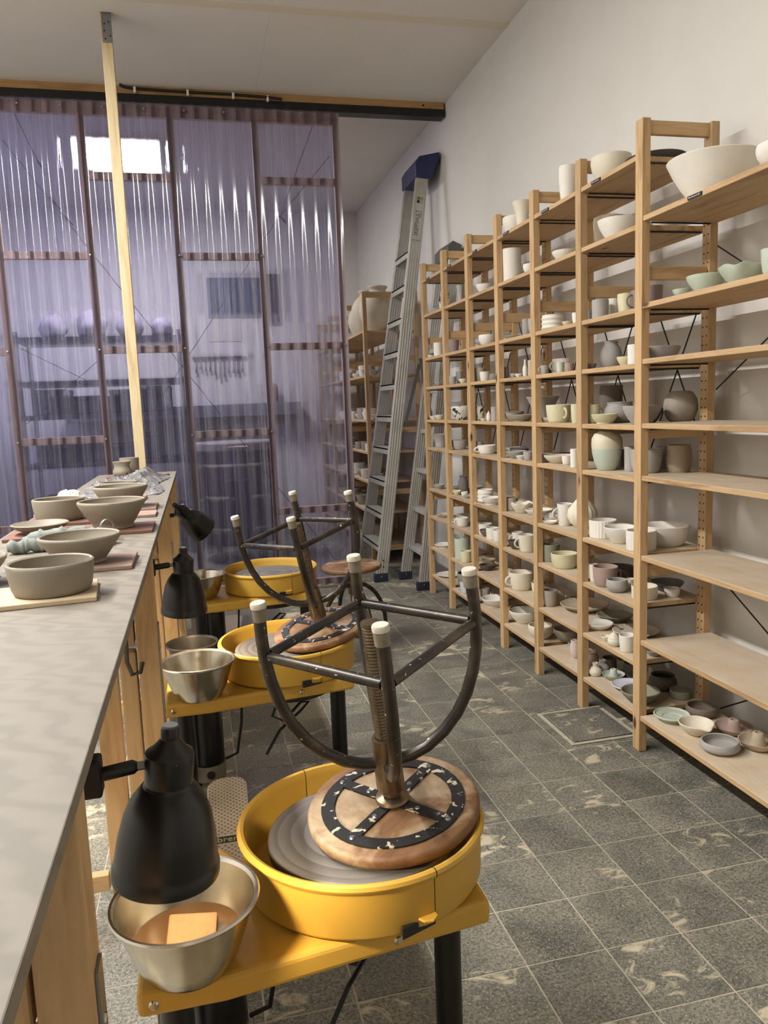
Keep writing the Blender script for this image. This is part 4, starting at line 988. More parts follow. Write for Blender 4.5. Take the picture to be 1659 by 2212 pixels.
# ------------------------------------------------------------------ pottery wheels
def make_wheel(loc, label):
    root = thing('pottery_wheel', label, 'pottery wheel', loc, group='yellow pottery wheels beside the bench')
    plan = [(-0.405, -0.231), (-0.27, -0.232), (0.195, -0.172), (0.195, 0.070), (-0.19, 0.045), (-0.31, 0.215), (-0.405, 0.231)]
    MB().prism(plan, 0.405, 0.45).build('table', 'yellow_paint', root, bevel=0.010, seg=3)
    sa = math.radians(-69)
    prof = [(0.0, 0.452), (0.215, 0.452), (0.222, 0.455), (0.226, 0.462), (0.2265, 0.535), (0.228, 0.540), (0.232, 0.543), (0.2345, 0.549), (0.2325, 0.555), (0.2275, 0.558), (0.222, 0.556), (0.2195, 0.550), (0.218, 0.540), (0.2175, 0.468), (0.212, 0.461), (0.0, 0.460)]
    for k in (0, 1):
        MB().lathe(prof, 40, a0=sa + k * PI + 0.004, a1=sa + (k + 1) * PI - 0.004).build('pan_half', 'yellow_pan', root, True, ang=40)
        a = sa + k * PI
        notch = MB().box((0.218, -0.066, 0.4515), (0.2235, 0.004, 0.4745)).xform(Matrix.Rotation(a - 0.0, 4, 'Z')); notch.build('pan_notch', 'black_matt', root, bevel=0.003)
        MB().prism([(0.222, -0.034), (0.236, -0.030), (0.243, -0.016), (0.236, -0.002), (0.222, 0.002)], 0.4745, 0.4785).xform(Matrix.Rotation(a, 4, 'Z')).build('pan_latch', 'yellow_pan', root, bevel=0.001)
    hp = [(0, 0.496), (0.170, 0.496), (0.1765, 0.499), (0.178, 0.503), (0.178, 0.5225), (0.1765, 0.5255), (0.174, 0.5265)]
    for rr_ in (0.160, 0.135, 0.110, 0.055):
        hp += [(rr_ + 0.0016, 0.5265), (rr_, 0.5259), (rr_ - 0.0016, 0.5265)]
    MB().lathe(hp + [(0, 0.5265)], 56).build('wheel_head', 'cast_head', root, True, ang=60)
    MB().tube([(0, 0, 0.40), (0, 0, 0.50)], 0.02, 14).build('spindle', 'steel_dark', root, True)
    MB().lathe([(0, 0.378), (0.15, 0.378), (0.155, 0.382), (0.155, 0.398), (0, 0.398)], 36).build('pulley', 'black_matt', root, True)
    for (lx, ly) in ((0.165, 0.0), (-0.35, -0.18), (-0.35, 0.15)):
        lg = MB().tube([(lx, ly, 0.0), (lx, ly, 0.405)], 0.027, 20).build('leg', 'black_paint', root, True)
        MB().lathe([(0, 0), (0.031, 0), (0.031, 0.022), (0.0275, 0.026), (0, 0.026)], 16, c=(lx, ly, 0)).build('rubber_foot', 'black_matt', lg, True)
    mo = MB().lathe([(0, 0.11), (0.054, 0.11), (0.056, 0.116), (0.056, 0.385), (0.050, 0.40), (0, 0.40)], 28, c=(-0.29, 0.09, 0)).build('motor', 'black_paint', root, True)
    MB().lathe([(0, 0.045), (0.045, 0.045), (0.057, 0.055), (0.058, 0.110), (0, 0.110)], 28, c=(-0.29, 0.09, 0)).build('motor_base', 'motor_grey', root, True)
    MB().lathe([(0, -0.004), (0.014, -0.003), (0.015, 0)], 14).xform(Matrix.Translation((-0.285, 0.0325, 0.082)) @ Matrix.Rotation(-PI / 2, 4, 'X')).build('motor_cap', 'black_matt', root, True)
    MB().box((-0.39, 0.02, 0.06), (-0.355, 0.05, 0.40)).box((-0.40, 0.00, 0.10), (-0.375, 0.045, 0.33)).build('motor_bracket', 'motor_grey', root, bevel=0.002)
    for sx, sy, rz in ((0.02, -0.1945, 0.128), (-0.38, -0.2315, 0.0)):
        MB().lathe([(0, -0.004), (0.006, -0.003), (0.0085, 0)], 12).xform(Matrix.Translation((sx, sy, 0.426)) @ Matrix.Rotation(rz, 4, 'Z') @ Matrix.Rotation(-PI / 2, 4, 'X')).build('table_screw', 'steel', root, True)
    MB().tube([(-0.23, 0.09, 0.11), (-0.19, 0.08, 0.13), (-0.17, 0.06, 0.25), (-0.16, 0.05, 0.40)], 0.005, 8).build('motor_cable', 'cord_black', root, True)
    MB().tube([(-0.03, -0.02, 0.38), (-0.07, -0.05, 0.30), (-0.03, -0.03, 0.27), (0.04, 0.05, 0.30), (0.07, 0.07, 0.29), (0.04, 0.05, 0.27), (-0.05, -0.06, 0.25), (-0.10, -0.10, 0.19)], 0.005, 8).build('hanging_cable', 'cord_black', root, True)
    return root
make_wheel((0.256, 1.38, 0), 'nearest yellow pottery wheel carrying the biggest upturned stool')
make_wheel((0.255, 2.605, 0), 'middle yellow pottery wheel with an upturned stool leaning on its pan')
make_wheel((0.312, 3.85, 0), 'farthest yellow pottery wheel with an empty wheel head')

def make_pedal(loc, rz, label):
    root = thing('foot_pedal', label, 'foot pedal', loc, (0, 0, rz), group='cream foot pedals of the wheels')
    def rr(w, l, r, n=6):
        out = []
        for cx, cy, a in ((w - r, l - r, 0), (-w + r, l - r, PI / 2), (-w + r, -l + r, PI), (w - r, -l + r, 1.5 * PI)):
            for k in range(n + 1): out.append((cx + r * math.cos(a + PI / 2 * k / n), cy + r * math.sin(a + PI / 2 * k / n)))
        return out
    MB().prism(rr(0.058, 0.165, 0.04), 0.0, 0.055).build('pedal_base', 'cream_plastic', root, bevel=0.006)
    tilt = Matrix.Translation((0, 0, 0.082)) @ Matrix.Rotation(0.10, 4, 'X')
    tp = MB().prism(rr(0.064, 0.245, 0.05), -0.010, 0.0).xform(tilt).build('tread_plate', 'lampwhite', root, bevel=0.003)
    MB().prism(rr(0.060, 0.241, 0.046), 0.0, 0.0025).xform(tilt).build('tread_pad', 'tread_pad', root)
    lb = MB().box((-0.060, -0.118, 0.0026), (0.060, -0.070, 0.0040)).xform(tilt).build('badge_strip', 'cream_plastic', root)
    MB().box((-0.058, -0.112, 0.0042), (0.058, -0.080, 0.0046)).xform(tilt).build('badge_plate', 'grey_plastic', lb)
    text_mesh('brent', 0.034, 'badge_text', 'sq_yellow', lb, tilt @ Matrix.Translation((0.004, -0.096, 0.0050)))
    return root
plain('sq_yellow', '#d9d479', 0.5)
make_pedal((0.014, 2.31, 0.0), -0.03, 'cream tread foot pedal on the floor behind the nearest wheel')
make_pedal((0.105, 4.46, 0.0), -0.14, 'cream tread foot pedal on the floor behind the middle wheel')

# ------------------------------------------------------------------ steel water bowls
def bowl_mesh(r, h, rb):
    pr = [(0, 0), (rb - 0.004, 0), (rb, 0.002), (rb + 0.003, 0.008)]
    for i in range(1, 9):
        q = i / 8; pr.append((rb + 0.003 + (r - 0.006 - rb - 0.003) * (q ** 0.72), 0.008 + (h - 0.012) * q))
    pr += [(r - 0.003, h - 0.005), (r + 0.001, h - 0.0045), (r + 0.003, h - 0.001), (r + 0.001, h + 0.002), (r - 0.003, h + 0.002), (r - 0.0075, h - 0.004)]
    for i in range(8, 0, -1):
        q = i / 8; pr.append((rb + 0.0015 + (r - 0.006 - rb - 0.003) * (q ** 0.72), 0.009 + (h - 0.012) * q))
    pr += [(rb - 0.003, 0.004), (0, 0.004)]
    return MB().lathe(pr, 56).mesh('steel_bowl', 'steel', True, 40)
bm = bowl_mesh(0.115, 0.115, 0.068)
def steel_bowl(loc, label, me=bm, mat=None):
    o = bpy.data.objects.new('steel_bowl', me); COL.objects.link(o); o.location = loc
    return tag(o, label, 'bowl', 'steel water bowls on the wheel tables')
steel_bowl((-0.068, 1.196, 0.4505), 'steel bowl of brownish water with a sponge, under the nearest lamp')
wt = MB().lathe([(0, 0.0), (0.0865, 0.0)], 40).build('bowl_water', 'clay_water'); wt.location = (-0.068, 1.196, 0.4975)
tag(wt, 'brownish clay water in the nearest steel bowl', 'water')
sp = MB().box((-0.038, -0.030, -0.012), (0.038, 0.030, 0.012)).build('sponge', 'sponge', bevel=0.004)
sp.location = (-0.060, 1.176, 0.512); sp.rotation_euler = (0.62, 0.06, -0.12); tag(sp, 'orange rectangular sponge soaking in the nearest steel bowl', 'sponge')
steel_bowl((-0.045, 2.420, 0.4505), 'empty shiny steel bowl under the middle lamp')
steel_bowl((-0.026, 3.755, 0.4505), 'steel bowl on the farthest wheel table')
db = bowl_mesh(0.088, 0.092, 0.056); db.materials[0] = MAT['steel_dark']
o = bpy.data.objects.new('dark_bowl', db); COL.objects.link(o); o.location = (-0.064, 2.700, 0.4505)
tag(o, 'dull dark metal bowl behind the shiny bowl on the middle wheel', 'bowl')
# crumpled clay bag beside the third wheel's pan
def lump(name, mat, r, loc, sc, seed, label, cat, amp=0.22, parent=None):
    q = random.Random(seed); n1, n2 = 26, 14; m = MB(); ph = [(q.uniform(1, 4), q.uniform(0, 6), q.uniform(2, 6), q.uniform(0, 6)) for _ in range(5)]
    prof = [(r * math.sin(PI * j / n2), -r * math.cos(PI * j / n2)) for j in range(n2 + 1)]; prof[0] = (0, -r); prof[-1] = (0, r)
    def mod(R, z, a, j):
        d = sum(math.sin(round(f1) * a + p1) * math.sin(f2 * z / r + p2) for f1, p1, f2, p2 in ph) * amp / 3 + q.uniform(-1, 1) * amp * 0.25
        return R * (1 + d), z * (1 + d * 0.5)
    m.lathe(prof, n1, mod=mod); m.v = [(x * sc[0], y * sc[1], max(z * sc[2], -r * sc[2] * 0.75)) for x, y, z in m.v]
    zmin = min(p[2] for p in m.v); m.shift((0, 0, -zmin))
    o = m.build(name, mat, parent, True, ang=180 if amp < 0.15 else 40); o.location = loc
    return tag(o, label, cat) if label else o
lump('clay_bag', 'clay_speck', 0.030, (0.082, 4.030, 0.4505), (1, 1, 0.9), 3, 'crumpled clay wrapper beside the pan on the farthest wheel', 'wrapper', 0.3)

# ------------------------------------------------------------------ stools
def make_stool(loc, normal, spin, label, upright=False):
    root = thing('stool', label, 'stool', loc, group='round wooden stools with screw spindles')
    q = Vector((0, 0, 1)).rotation_difference(Vector(normal).normalized())
    root.scale = (1.045, 1.045, 1.03); root.rotation_mode = 'QUATERNION'; root.rotation_quaternion = q @ Matrix.Rotation(spin, 3, 'Z').to_quaternion()
    R = 0.158
    st = MB().lathe([(0, -0.024), (R - 0.008, -0.024), (R - 0.002, -0.021), (R, -0.015), (R, -0.006), (R - 0.003, -0.001), (R - 0.008, 0.0), (0, 0)], 56).build('seat', 'stool_seat', root, True, ang=50)
    MB().lathe([(0.108, 0.0005), (0.108, 0.0035), (0.132, 0.0035), (0.132, 0.0005)], 48).build('ring', 'stool_iron', root, True)
    for k in range(4):
        a = PI / 2 * k
        sp_ = MB().box((0.024, -0.011, 0.0005), (0.112, 0.011, 0.0042)).xform(Matrix.Rotation(a, 4, 'Z')).build('spoke', 'stool_iron', root)
        for d in (0.055, 0.120):
            MB().lathe([(0, 0.0062), (0.004, 0.006), (0.0055, 0.0036)], 8, c=(d * math.cos(a), d * math.sin(a), 0)).build('bolt', 'zinc', sp_)
    MB().lathe([(0, 0.0042), (0.030, 0.0042), (0.032, 0.008), (0.030, 0.013), (0.022, 0.016), (0.017, 0.018), (0.017, 0.03)], 24).build('hub_nut', 'spindle_metal', root, True)
    th = []; z = 0.018
    while z < 0.350: th += [(0.0135, z), (0.0165, z + 0.0022), (0.0165, z + 0.0034), (0.0135, z + 0.0056)]; z += 0.0062
    MB().lathe([(0, 0.016)] + th + [(0.0165, 0.353), (0.0165, 0.360), (0.0, 0.361)], 18).build('screw_spindle', 'spindle_metal', root, True, ang=60)
    MB().lathe([(0.0172, 0.030), (0.025, 0.030), (0.026, 0.036), (0.025, 0.10), (0.0235, 0.135), (0.0172, 0.135)], 24).build('hub_sleeve', 'spindle_metal', root, True)
    path = [(0.022, 0.085), (0.045, 0.088), (0.075, 0.100), (0.108, 0.124), (0.136, 0.156), (0.158, 0.194), (0.173, 0.236), (0.182, 0.280), (0.186, 0.322), (0.186, 0.360), (0.184, 0.395), (0.182, 0.418)]
    cor = []
    for k in range(4):
        a = PI / 4 + PI / 2 * k
        lg = MB().tube([(r * math.cos(a), r * math.sin(a), z) for r, z in path], 0.0108, 14).build('leg', 'stool_metal', root, True)
        MB().lathe([(0.0112, 0.394), (0.0124, 0.395), (0.0127, 0.417), (0.0112, 0.417)], 16, c=(0.1825 * math.cos(a), 0.1825 * math.sin(a), 0)).build('foot_sleeve', 'cap_side', lg, True)
        MB().lathe([(0.0112, 0.4172), (0.0136, 0.4178), (0.0138, 0.4255), (0.0125, 0.4280), (0, 0.4285)], 16, c=(0.1825 * math.cos(a), 0.1825 * math.sin(a), 0)).build('foot_cap', 'cap_white', lg, True)
        cor.append((0.184 * math.cos(a), 0.184 * math.sin(a), 0.328))
    for k in range(4):
        p, q_ = Vector(cor[k]), Vector(cor[(k + 1) % 4])
        MB().tube([p + (q_ - p) * 0.04, q_ + (p - q_) * 0.04], 0.0088, 12).build('stretcher', 'stool_metal', root, True)
    return root
def lean(l, c):
    return Vector((0, 0, 1)) - Vector((0.9723, -0.2339, 0)) * math.tan(math.radians(l)) - Vector((0.2289, 0.9735, 0)) * math.tan(math.radians(c))
def spin_of(t): return math.atan2(-0.2339, 0.9723) + math.radians(t) - PI / 4
make_stool((0.318, 1.372, 0.5755), lean(4.5, 6.5), spin_of(8), 'big upturned stool resting on the nearest yellow wheel')
make_stool((0.372, 2.60, 0.587), lean(9.5, 7), spin_of(5), 'upturned stool leaning on the pan of the middle yellow wheel')
make_stool((0.775, 4.12, 0.452), (0.02, 0.0, -1), 0.5, 'upright round stool standing on the floor by the farthest wheel')

# ------------------------------------------------------------------ ladders
def stile(p, q, d, t, root, name='stile'):
    p, q = Vector(p), Vector(q); m = MB(); m.bar(p, q, t, d, (1, 0, 0))
    ax = (q - p).normalized(); u = (Vector((1, 0, 0)) - ax * ax.x).normalized(); w = ax.cross(u)
    s_ = -1 if (w.y > 0) else 1
    for k in (-0.40, -0.22, -0.02, 0.2, 0.38):
        off = u * (d * k) + w * (s_ * (t / 2 + 0.0015)); m.bar(p + off, q + off, 0.005, 0.007, (1, 0, 0))
    return m.build(name, 'aluminium', root, world=True, bevel=0.0012)
l1 = thing('step_ladder', 'tall aluminium step ladder with blue cap leaning on the right wall', 'ladder', (1.3, 5.95, 0), group='aluminium ladders')
A0, A1 = Vector((1.297, 5.690, 0.03)), Vector((1.775, 5.865, 3.06))
B0, B1 = Vector((1.285, 6.275, 0.03)), Vector((1.775, 6.200, 3.06))
stile(A0, A1, 0.092, 0.026, l1); stile(B0, B1, 0.092, 0.026, l1)
for k in range(10):
    z = 0.275 + 0.2435 * k; t_ = (z - 0.03) / 3.03
    a, b = A0.lerp(A1, t_), B0.lerp(B1, t_)
    st = MB().box((a.x - 0.052, a.y + 0.012, z - 0.012), (a.x + 0.045, b.y - 0.012, z)).box((a.x - 0.052, a.y + 0.012, z - 0.045), (a.x - 0.046, b.y - 0.012, z)).build('tread', 'aluminium_tread', l1, world=True, bevel=0.001)
    gr = MB()
    for g_ in range(5): gr.box((a.x - 0.044 + g_ * 0.018, a.y + 0.014, z), (a.x - 0.034 + g_ * 0.018, b.y - 0.014, z + 0.0016))
    gr.shift(tuple(-l1.location)); gr.build('tread_ribs', 'aluminium_tread', st)
cap = MB()
for y, s_ in ((5.835, 0), (6.235, 1)):
    cap.add([(1.712, y, 3.00), (1.83, y, 2.99), (1.905, y, 3.135), (1.905, y, 3.185), (1.745, y, 3.150), (1.712, y, 3.10)], [])
n6 = 6
cap.f = [tuple(range(n6 - 1, -1, -1)), tuple(range(n6, 2 * n6))] + [(i, (i + 1) % n6, n6 + (i + 1) % n6, n6 + i) for i in range(n6)]
cap.build('top_cap', 'blue_plastic', l1, world=True, bevel=0.006)
for p in (A0, B0):
    MB().prism([(p.x - 0.058, p.y - 0.020), (p.x + 0.052, p.y - 0.020), (p.x + 0.052, p.y + 0.018), (p.x - 0.058, p.y + 0.018)], 0.0, 0.066).build('foot', 'navy_rubber', l1, world=True, bevel=0.008)
    MB().lathe([(0, -0.004), (0.007, -0.003), (0.008, 0)], 10).xform(Matrix.Translation((p.x - 0.002, p.y - 0.0205, 0.042)) @ Matrix.Rotation(-PI / 2, 4, 'X')).build('bolt', 'steel', l1, world=True)
    for dz in (0.115, 0.165):
        MB().lathe([(0, -0.0045), (0.005, -0.004), (0.006, 0)], 8).xform(Matrix.Translation((p.x + 0.016, p.y - 0.0165, dz)) @ Matrix.Rotation(-PI / 2, 4, 'X')).build('rivet', 'black_matt', l1, world=True)
# maker's name along the stile
ax = (A1 - A0).normalized(); mid = A0.lerp(A1, 0.885); uu = (Vector((1, 0, 0)) - ax * ax.x).normalized(); ww = ax.cross(uu)
if ww.y > 0: ww = -ww
def face_M(o_):   # text runs up the stile, read from the left
    X, Z = ax, ww; Y = Z.cross(X)
    c = o_ - l1.location
    return Matrix(((X.x, Y.x, Z.x, c.x), (X.y, Y.y, Z.y, c.y), (X.z, Y.z, Z.z, c.z), (0, 0, 0, 1)))
plate = MB().box((-0.17, -0.034, -0.0004), (0.16, 0.034, 0.0004)).xform(face_M(mid + ww * 0.0195)).build('name_plate', 'aluminium', l1)
text_mesh('SKEPPSHULT', 0.045, 'name_text', 'ink_black', plate, face_M(mid + ww * 0.0202 - ax * 0.045 - uu * 0.006), sx=0.74)
text_mesh('STEGEN', 0.017, 'name_text', 'ink_black', plate, face_M(mid + ww * 0.0202 + ax * 0.022 + uu * 0.018), sx=0.95)
for (da, du, m_) in ((0.137, -0.012, 'sq_green'), (0.137, 0.013, 'sq_olive'), (0.112, -0.012, 'sq_blue'), (0.112, 0.013, 'sq_grey')):
    MB().box((-0.011, -0.011, 0), (0.011, 0.011, 0.0006)).xform(face_M(mid + ww * 0.0202 + ax * da + uu * du)).build('name_square', m_, plate)

l2 = thing('folding_ladder', 'shorter aluminium ladder with grey cap standing behind the tall one', 'ladder', (1.5, 5.5, 0), group='aluminium ladders')
C0, C1 = Vector((1.492, 5.700, 0.03)), Vector((1.840, 5.640, 2.38))
D0, D1 = Vector((1.520, 5.300, 0.03)), Vector((1.850, 5.395, 2.38))
stile(C0, C1, 0.080, 0.024, l2); stile(D0, D1, 0.080, 0.024, l2)
for k in range(7):
    z = 0.275 + 0.29 * k; t_ = (z - 0.03) / 2.35; a, b = D0.lerp(D1, t_), C0.lerp(C1, t_)
    MB().box((a.x - 0.040, a.y + 0.010, z - 0.030), (a.x + 0.040, b.y - 0.010, z)).build('tread', 'aluminium_tread', l2, world=True, bevel=0.001)
cap = MB()
for y in (5.36, 5.675):
    cap.add([(1.790, y, 2.33), (1.885, y, 2.33), (1.895, y, 2.42), (1.830, y, 2.45), (1.790, y, 2.41)], [])
n6 = 5; cap.f = [tuple(range(n6 - 1, -1, -1)), tuple(range(n6, 2 * n6))] + [(i, (i + 1) % n6, n6 + (i + 1) % n6, n6 + i) for i in range(n6)]
cap.build('top_cap', 'grey_plastic', l2, world=True, bevel=0.005)
for p in (C0, D0):
    MB().box((p.x - 0.055, p.y - 0.019, 0.0), (p.x + 0.05, p.y + 0.018, 0.064)).build('foot', 'navy_rubber', l2, world=True, bevel=0.008)
    MB().lathe([(0, -0.004), (0.007, -0.003), (0.008, 0)], 10).xform(Matrix.Translation((p.x, p.y - 0.0195, 0.042)) @ Matrix.Rotation(-PI / 2, 4, 'X')).build('bolt', 'steel', l2, world=True)
MB().bar((1.615, 5.560, 1.62), (1.500, 5.575, 1.20), 0.006, 0.026, (1, 0, 0)).build('spreader_bar', 'grey_plastic', l2, world=True)
MB().bar((1.618, 5.545, 1.66), (1.690, 5.520, 1.16), 0.006, 0.026, (1, 0, 0)).build('spreader_bar', 'grey_plastic', l2, world=True)

# ------------------------------------------------------------------ rear shelving behind the screen
RXF, RXB = 1.392, 1.86
ry = [6.40, 7.24, 8.08, 8.88]; RZ = [1.95, 1.585, 1.214, 0.944, 0.692, 0.43, 0.14]
rs = thing('rear_shelves', 'second row of pine shelving in the kiln room beyond the ladders', 'shelving', (1.62, 7.6, 0))
rr_me = MB().box((0.032, 0.012, -0.0225), (RXB - RXF - 0.032, 0.032, 0.0225)).mesh('side_rail', 'pine_x')
for y in ry:
    part(fp, 'post', (RXF, y, 0), rs, 0.002); part(fp, 'post', (RXB - 0.032, y, 0), rs, 0.002)
    for z in (2.234, 1.72, 1.12, 0.60, 0.12): part(rr_me, 'side_rail', (RXF, y, z), rs)
for k in range(3):
    b_ = MB().box((0.003, 0, -0.018), (RXB - RXF - 0.003, ry[k + 1] - ry[k] - 0.046, 0)).mesh('shelf_board', 'shelf_y')
    for z in RZ: part(b_, 'shelf_board', (RXF, ry[k] + 0.045, z), rs, 0.0015)
# big round vases on its top shelf
def big_vase(loc, r, h, label):
    pr = [(0, 0), (.42, 0), (.48, .01), (.78, .16), (.97, .38), (1, .50), (.93, .66), (.72, .80), (.48, .875), (.42, .905), (.43, .93), (.52, .975), (.50, 1.0), (.46, .99), (.38, .93), (.36, .90), (.62, .78), (.5, .3), (0, .05)]
    o = MB().lathe([(a * r, b * h) for a, b in pr], 40).build('round_vase', 'clay_vase', None, True, ang=50); o.location = loc
    return tag(o, label, 'vase', 'big round vases in the kiln room')
big_vase((1.585, 6.665, 1.9504), 0.165, 0.385, 'big round clay vase at the near end of the rear top shelf')
big_vase((1.570, 7.020, 1.9504), 0.150, 0.40, 'big round clay vase second on the rear top shelf')
big_vase((1.620, 7.420, 1.9504), 0.150, 0.37, 'big round clay vase third on the rear top shelf')
q = random.Random(11); kinds = ['cup', 'bowl', 'mug', 'cyl', 'dish', 'cupround', 'dbowl']; onm = ['first', 'second', 'third', 'fourth', 'fifth', 'sixth', 'seventh', 'eighth', 'ninth', 'tenth']
for si, z in enumerate(RZ[1:], 1):
    y = 6.50; n = 0
    cols = ['white', 'white', 'cream', 'grey'] if si < 3 else (['grey', 'buffgrey', 'white', 'darkgrey'] if si < 5 else ['buffgrey', 'grey', 'darkgrey', 'olive'])
    while y < 7.9 and n < 10:
        r = q.uniform(0.035, 0.062) if si != 6 else q.uniform(0.07, 0.11)
        k = q.choice(kinds); h = {'dish': 0.8, 'bowl': 0.95, 'dbowl': 1.1, 'cupround': 1.1}.get(k, 1.7) * r
        x = q.uniform(RXF + 0.012 + r, RXF + 0.03 + r * 1.4); c = q.choice(cols)
        if abs(y - 7.26) < r + 0.03: y = 7.29 + r
        make_pot(k, c, (x, y, z + 0.0004), r, h, '%s %s, %s along the %s rear shelf' % (c.replace('buffgrey', 'greyish').replace('darkgrey', 'dark'), CATK[k], onm[n], onm[si]), 'L' if k == 'mug' else '', 'pots on the rear shelving', seed=500 + si * 20 + n)
        x2 = x + r + 0.07
        y += 2 * r + q.uniform(0.03, 0.07) + (r * 0.6 if k == 'mug' else 0); n += 1

# ------------------------------------------------------------------ kiln room seen through the screen
kl = thing('kiln', 'round steel top-loading kiln behind the plastic screen', 'kiln', (0.335, 7.18, 0))
MB().lathe([(0, 0.16), (0.335, 0.16), (0.345, 0.17), (0.345, 0.99), (0, 0.99)], 16).build('kiln_body', 'kiln_steel', kl, False)
MB().lathe([(0, 0.992), (0.352, 0.992), (0.358, 1.0), (0.358, 1.055), (0.35, 1.065), (0, 1.065)], 32).build('kiln_lid', 'kiln_top', kl, True)
for z in (0.30, 0.58, 0.86):
    MB().lathe([(0.346, z), (0.353, z + 0.002), (0.353, z + 0.022), (0.346, z + 0.024)], 32).build('kiln_band', 'steel', kl, True)
for k in range(4):
    a = PI / 4 + k * PI / 2
    MB().tube([(0.28 * math.cos(a), 0.28 * math.sin(a), 0), (0.28 * math.cos(a), 0.28 * math.sin(a), 0.16)], 0.02, 10).build('leg', 'black_matt', kl)
MB().box((-0.10, -0.43, 0.30), (0.10, -0.347, 0.75)).build('control_box', 'dark_box', kl, bevel=0.006)
MB().tube([(-0.08, -0.352, 1.03), (-0.08, -0.40, 1.03), (0.08, -0.40, 1.03), (0.08, -0.352, 1.03)], 0.009, 8).build('lid_handle', 'steel', kl, True)
ws = thing('wall_shelf', 'long steel wall shelf on the back wall of the kiln room', 'shelf', (0.2, YB - 0.01, 1.34))
MB().box((-1.30, YB - 0.26, 1.275), (1.15, YB - 0.002, 1.41)).build('shelf_box', 'sink_steel', ws, bevel=0.004, world=True)
for bx in (-1.0, 0.0, 1.0): MB().box((bx - 0.015, YB - 0.24, 1.12), (bx + 0.015, YB - 0.002, 1.274)).build('bracket', 'sink_steel', ws, world=True)
for (a, b, m_, nm, lb) in (((0.22, 2.35), (0.80, 2.78), 'board_dark', 'wall_poster', 'dark printed poster on the kiln room back wall'), ((0.21, 2.10), (0.56, 2.34), 'paper', 'wall_notice', 'pale paper notice below the dark poster'), ((0.83, 2.26), (1.02, 2.82), 'utensil', 'wall_board', 'narrow dark board beside the poster')):
    o = MB().box((a[0], YB - 0.014, a[1]), (b[0], YB - 0.001, b[1])).build(nm, m_); tag(o, lb, 'poster' if 'poster' in nm else 'notice')
tr_ = thing('tool_rail', 'wall rail with hanging kitchen-like clay tools in the kiln room', 'tool rail', (0.3, YB - 0.02, 1.9))
MB().box((0.02, YB - 0.03, 1.905), (0.60, YB - 0.002, 1.935)).build('rail', 'utensil', tr_, world=True)
for k in range(11):
    L = random.uniform(0.10, 0.24); x = 0.05 + k * 0.05
    MB().tube([(x, YB - 0.036, 1.925), (x, YB - 0.036, 1.91 - L * 0.6), (x, YB - 0.036, 1.91 - L)], [0.005, 0.005, 0.016], 8).build('tool', 'utensil', tr_, True, world=True)
lump('hanging_rag', 'red_rag', 0.07, (0.86, YB - 0.10, 1.42), (1, 0.6, 1.6), 5, 'dull red rag bundled on the steel wall shelf', 'rag', 0.2)
rk = thing('storage_rack', 'dark metal storage rack on the left of the kiln room', 'rack', (-0.75, 7.9, 0))
for x in (-1.5, -0.10):
    for y in (7.62, 8.18): MB().box((x - 0.018, y - 0.018, 0), (x + 0.018, y + 0.018, 2.10)).build('upright', 'rack_metal', rk, world=True)
for z in (0.45, 0.92, 1.36, 1.66, 2.05): MB().box((-1.5, 7.60, z - 0.045), (-0.10, 8.20, z)).build('rack_shelf', 'rack_metal', rk, world=True)
q = random.Random(4)
for zi, z in enumerate((0.4504, 0.9204, 1.3604)):
    x = -1.42; n = 0
    while x < -0.35:
        w = q.uniform(0.18, 0.32); h = q.uniform(0.14, 0.25)
        o = MB().box((x, 7.66, z), (x + w, 8.08, z + h)).box((x - 0.004, 7.655, z + h - 0.04), (x + w + 0.004, 8.085, z + h)).build('storage_box', 'dark_box', None, bevel=0.008)
        tag(o, 'dark storage box, %s on the %s rack shelf from the floor' % (onm[n], onm[zi]), 'box', 'boxes on the storage rack'); x += w + 0.04; n += 1
for k, (x, s_) in enumerate(((-1.22, 0.13), (-0.88, 0.15), (-0.54, 0.13), (-0.25, 0.11))):
    lump('clay_bundle', 'pale_bag', s_, (x, 7.88, 2.0504), (0.9, 1.2, 1.0), 20 + k, 'pale wrapped bundle, %s from the left on the rack top' % onm[k], 'bundle', 0.14)

# lamps of the place
pn = thing('panel_lamp', 'square glowing ceiling lamp in the kiln room behind the screen', 'ceiling lamp', (BACK_LAMP[0], BACK_LAMP[1], ZC))
MB().box((-0.31, -0.44, -0.05), (-0.285, 0.44, 0)).box((0.285, -0.44, -0.05), (0.31, 0.44, 0)).box((-0.285, -0.44, -0.05), (0.285, -0.415, 0)).box((-0.285, 0.415, -0.05), (0.285, 0.44, 0)).build('lamp_frame', 'lampwhite', pn)
MB().box((-0.285, -0.415, -0.045), (0.285, 0.415, -0.035)).build('diffuser', 'panel_glow', pn)
for i, (lx, ly, pw) in enumerate(CEIL_LAMPS):
    sl = thing('strip_lamp', '%s long strip lamp on the studio ceiling' % onm[i], 'ceiling lamp', (lx, ly, ZC), group='strip lamps on the ceiling')
    MB().box((-0.09, -0.62, -0.035), (0.09, 0.62, 0)).build('housing', 'lampwhite', sl, bevel=0.006)
    MB().box((-0.08, -0.58, -0.088), (0.08, 0.58, -0.094)).build('louvre', 'strip_glow', sl)
    MB().box((-0.086, -0.60, -0.095), (-0.080, 0.60, -0.035)).build('side_plate', 'lampwhite', sl); MB().box((0.080, -0.60, -0.095), (0.086, 0.60, -0.035)).build('side_plate', 'lampwhite', sl)

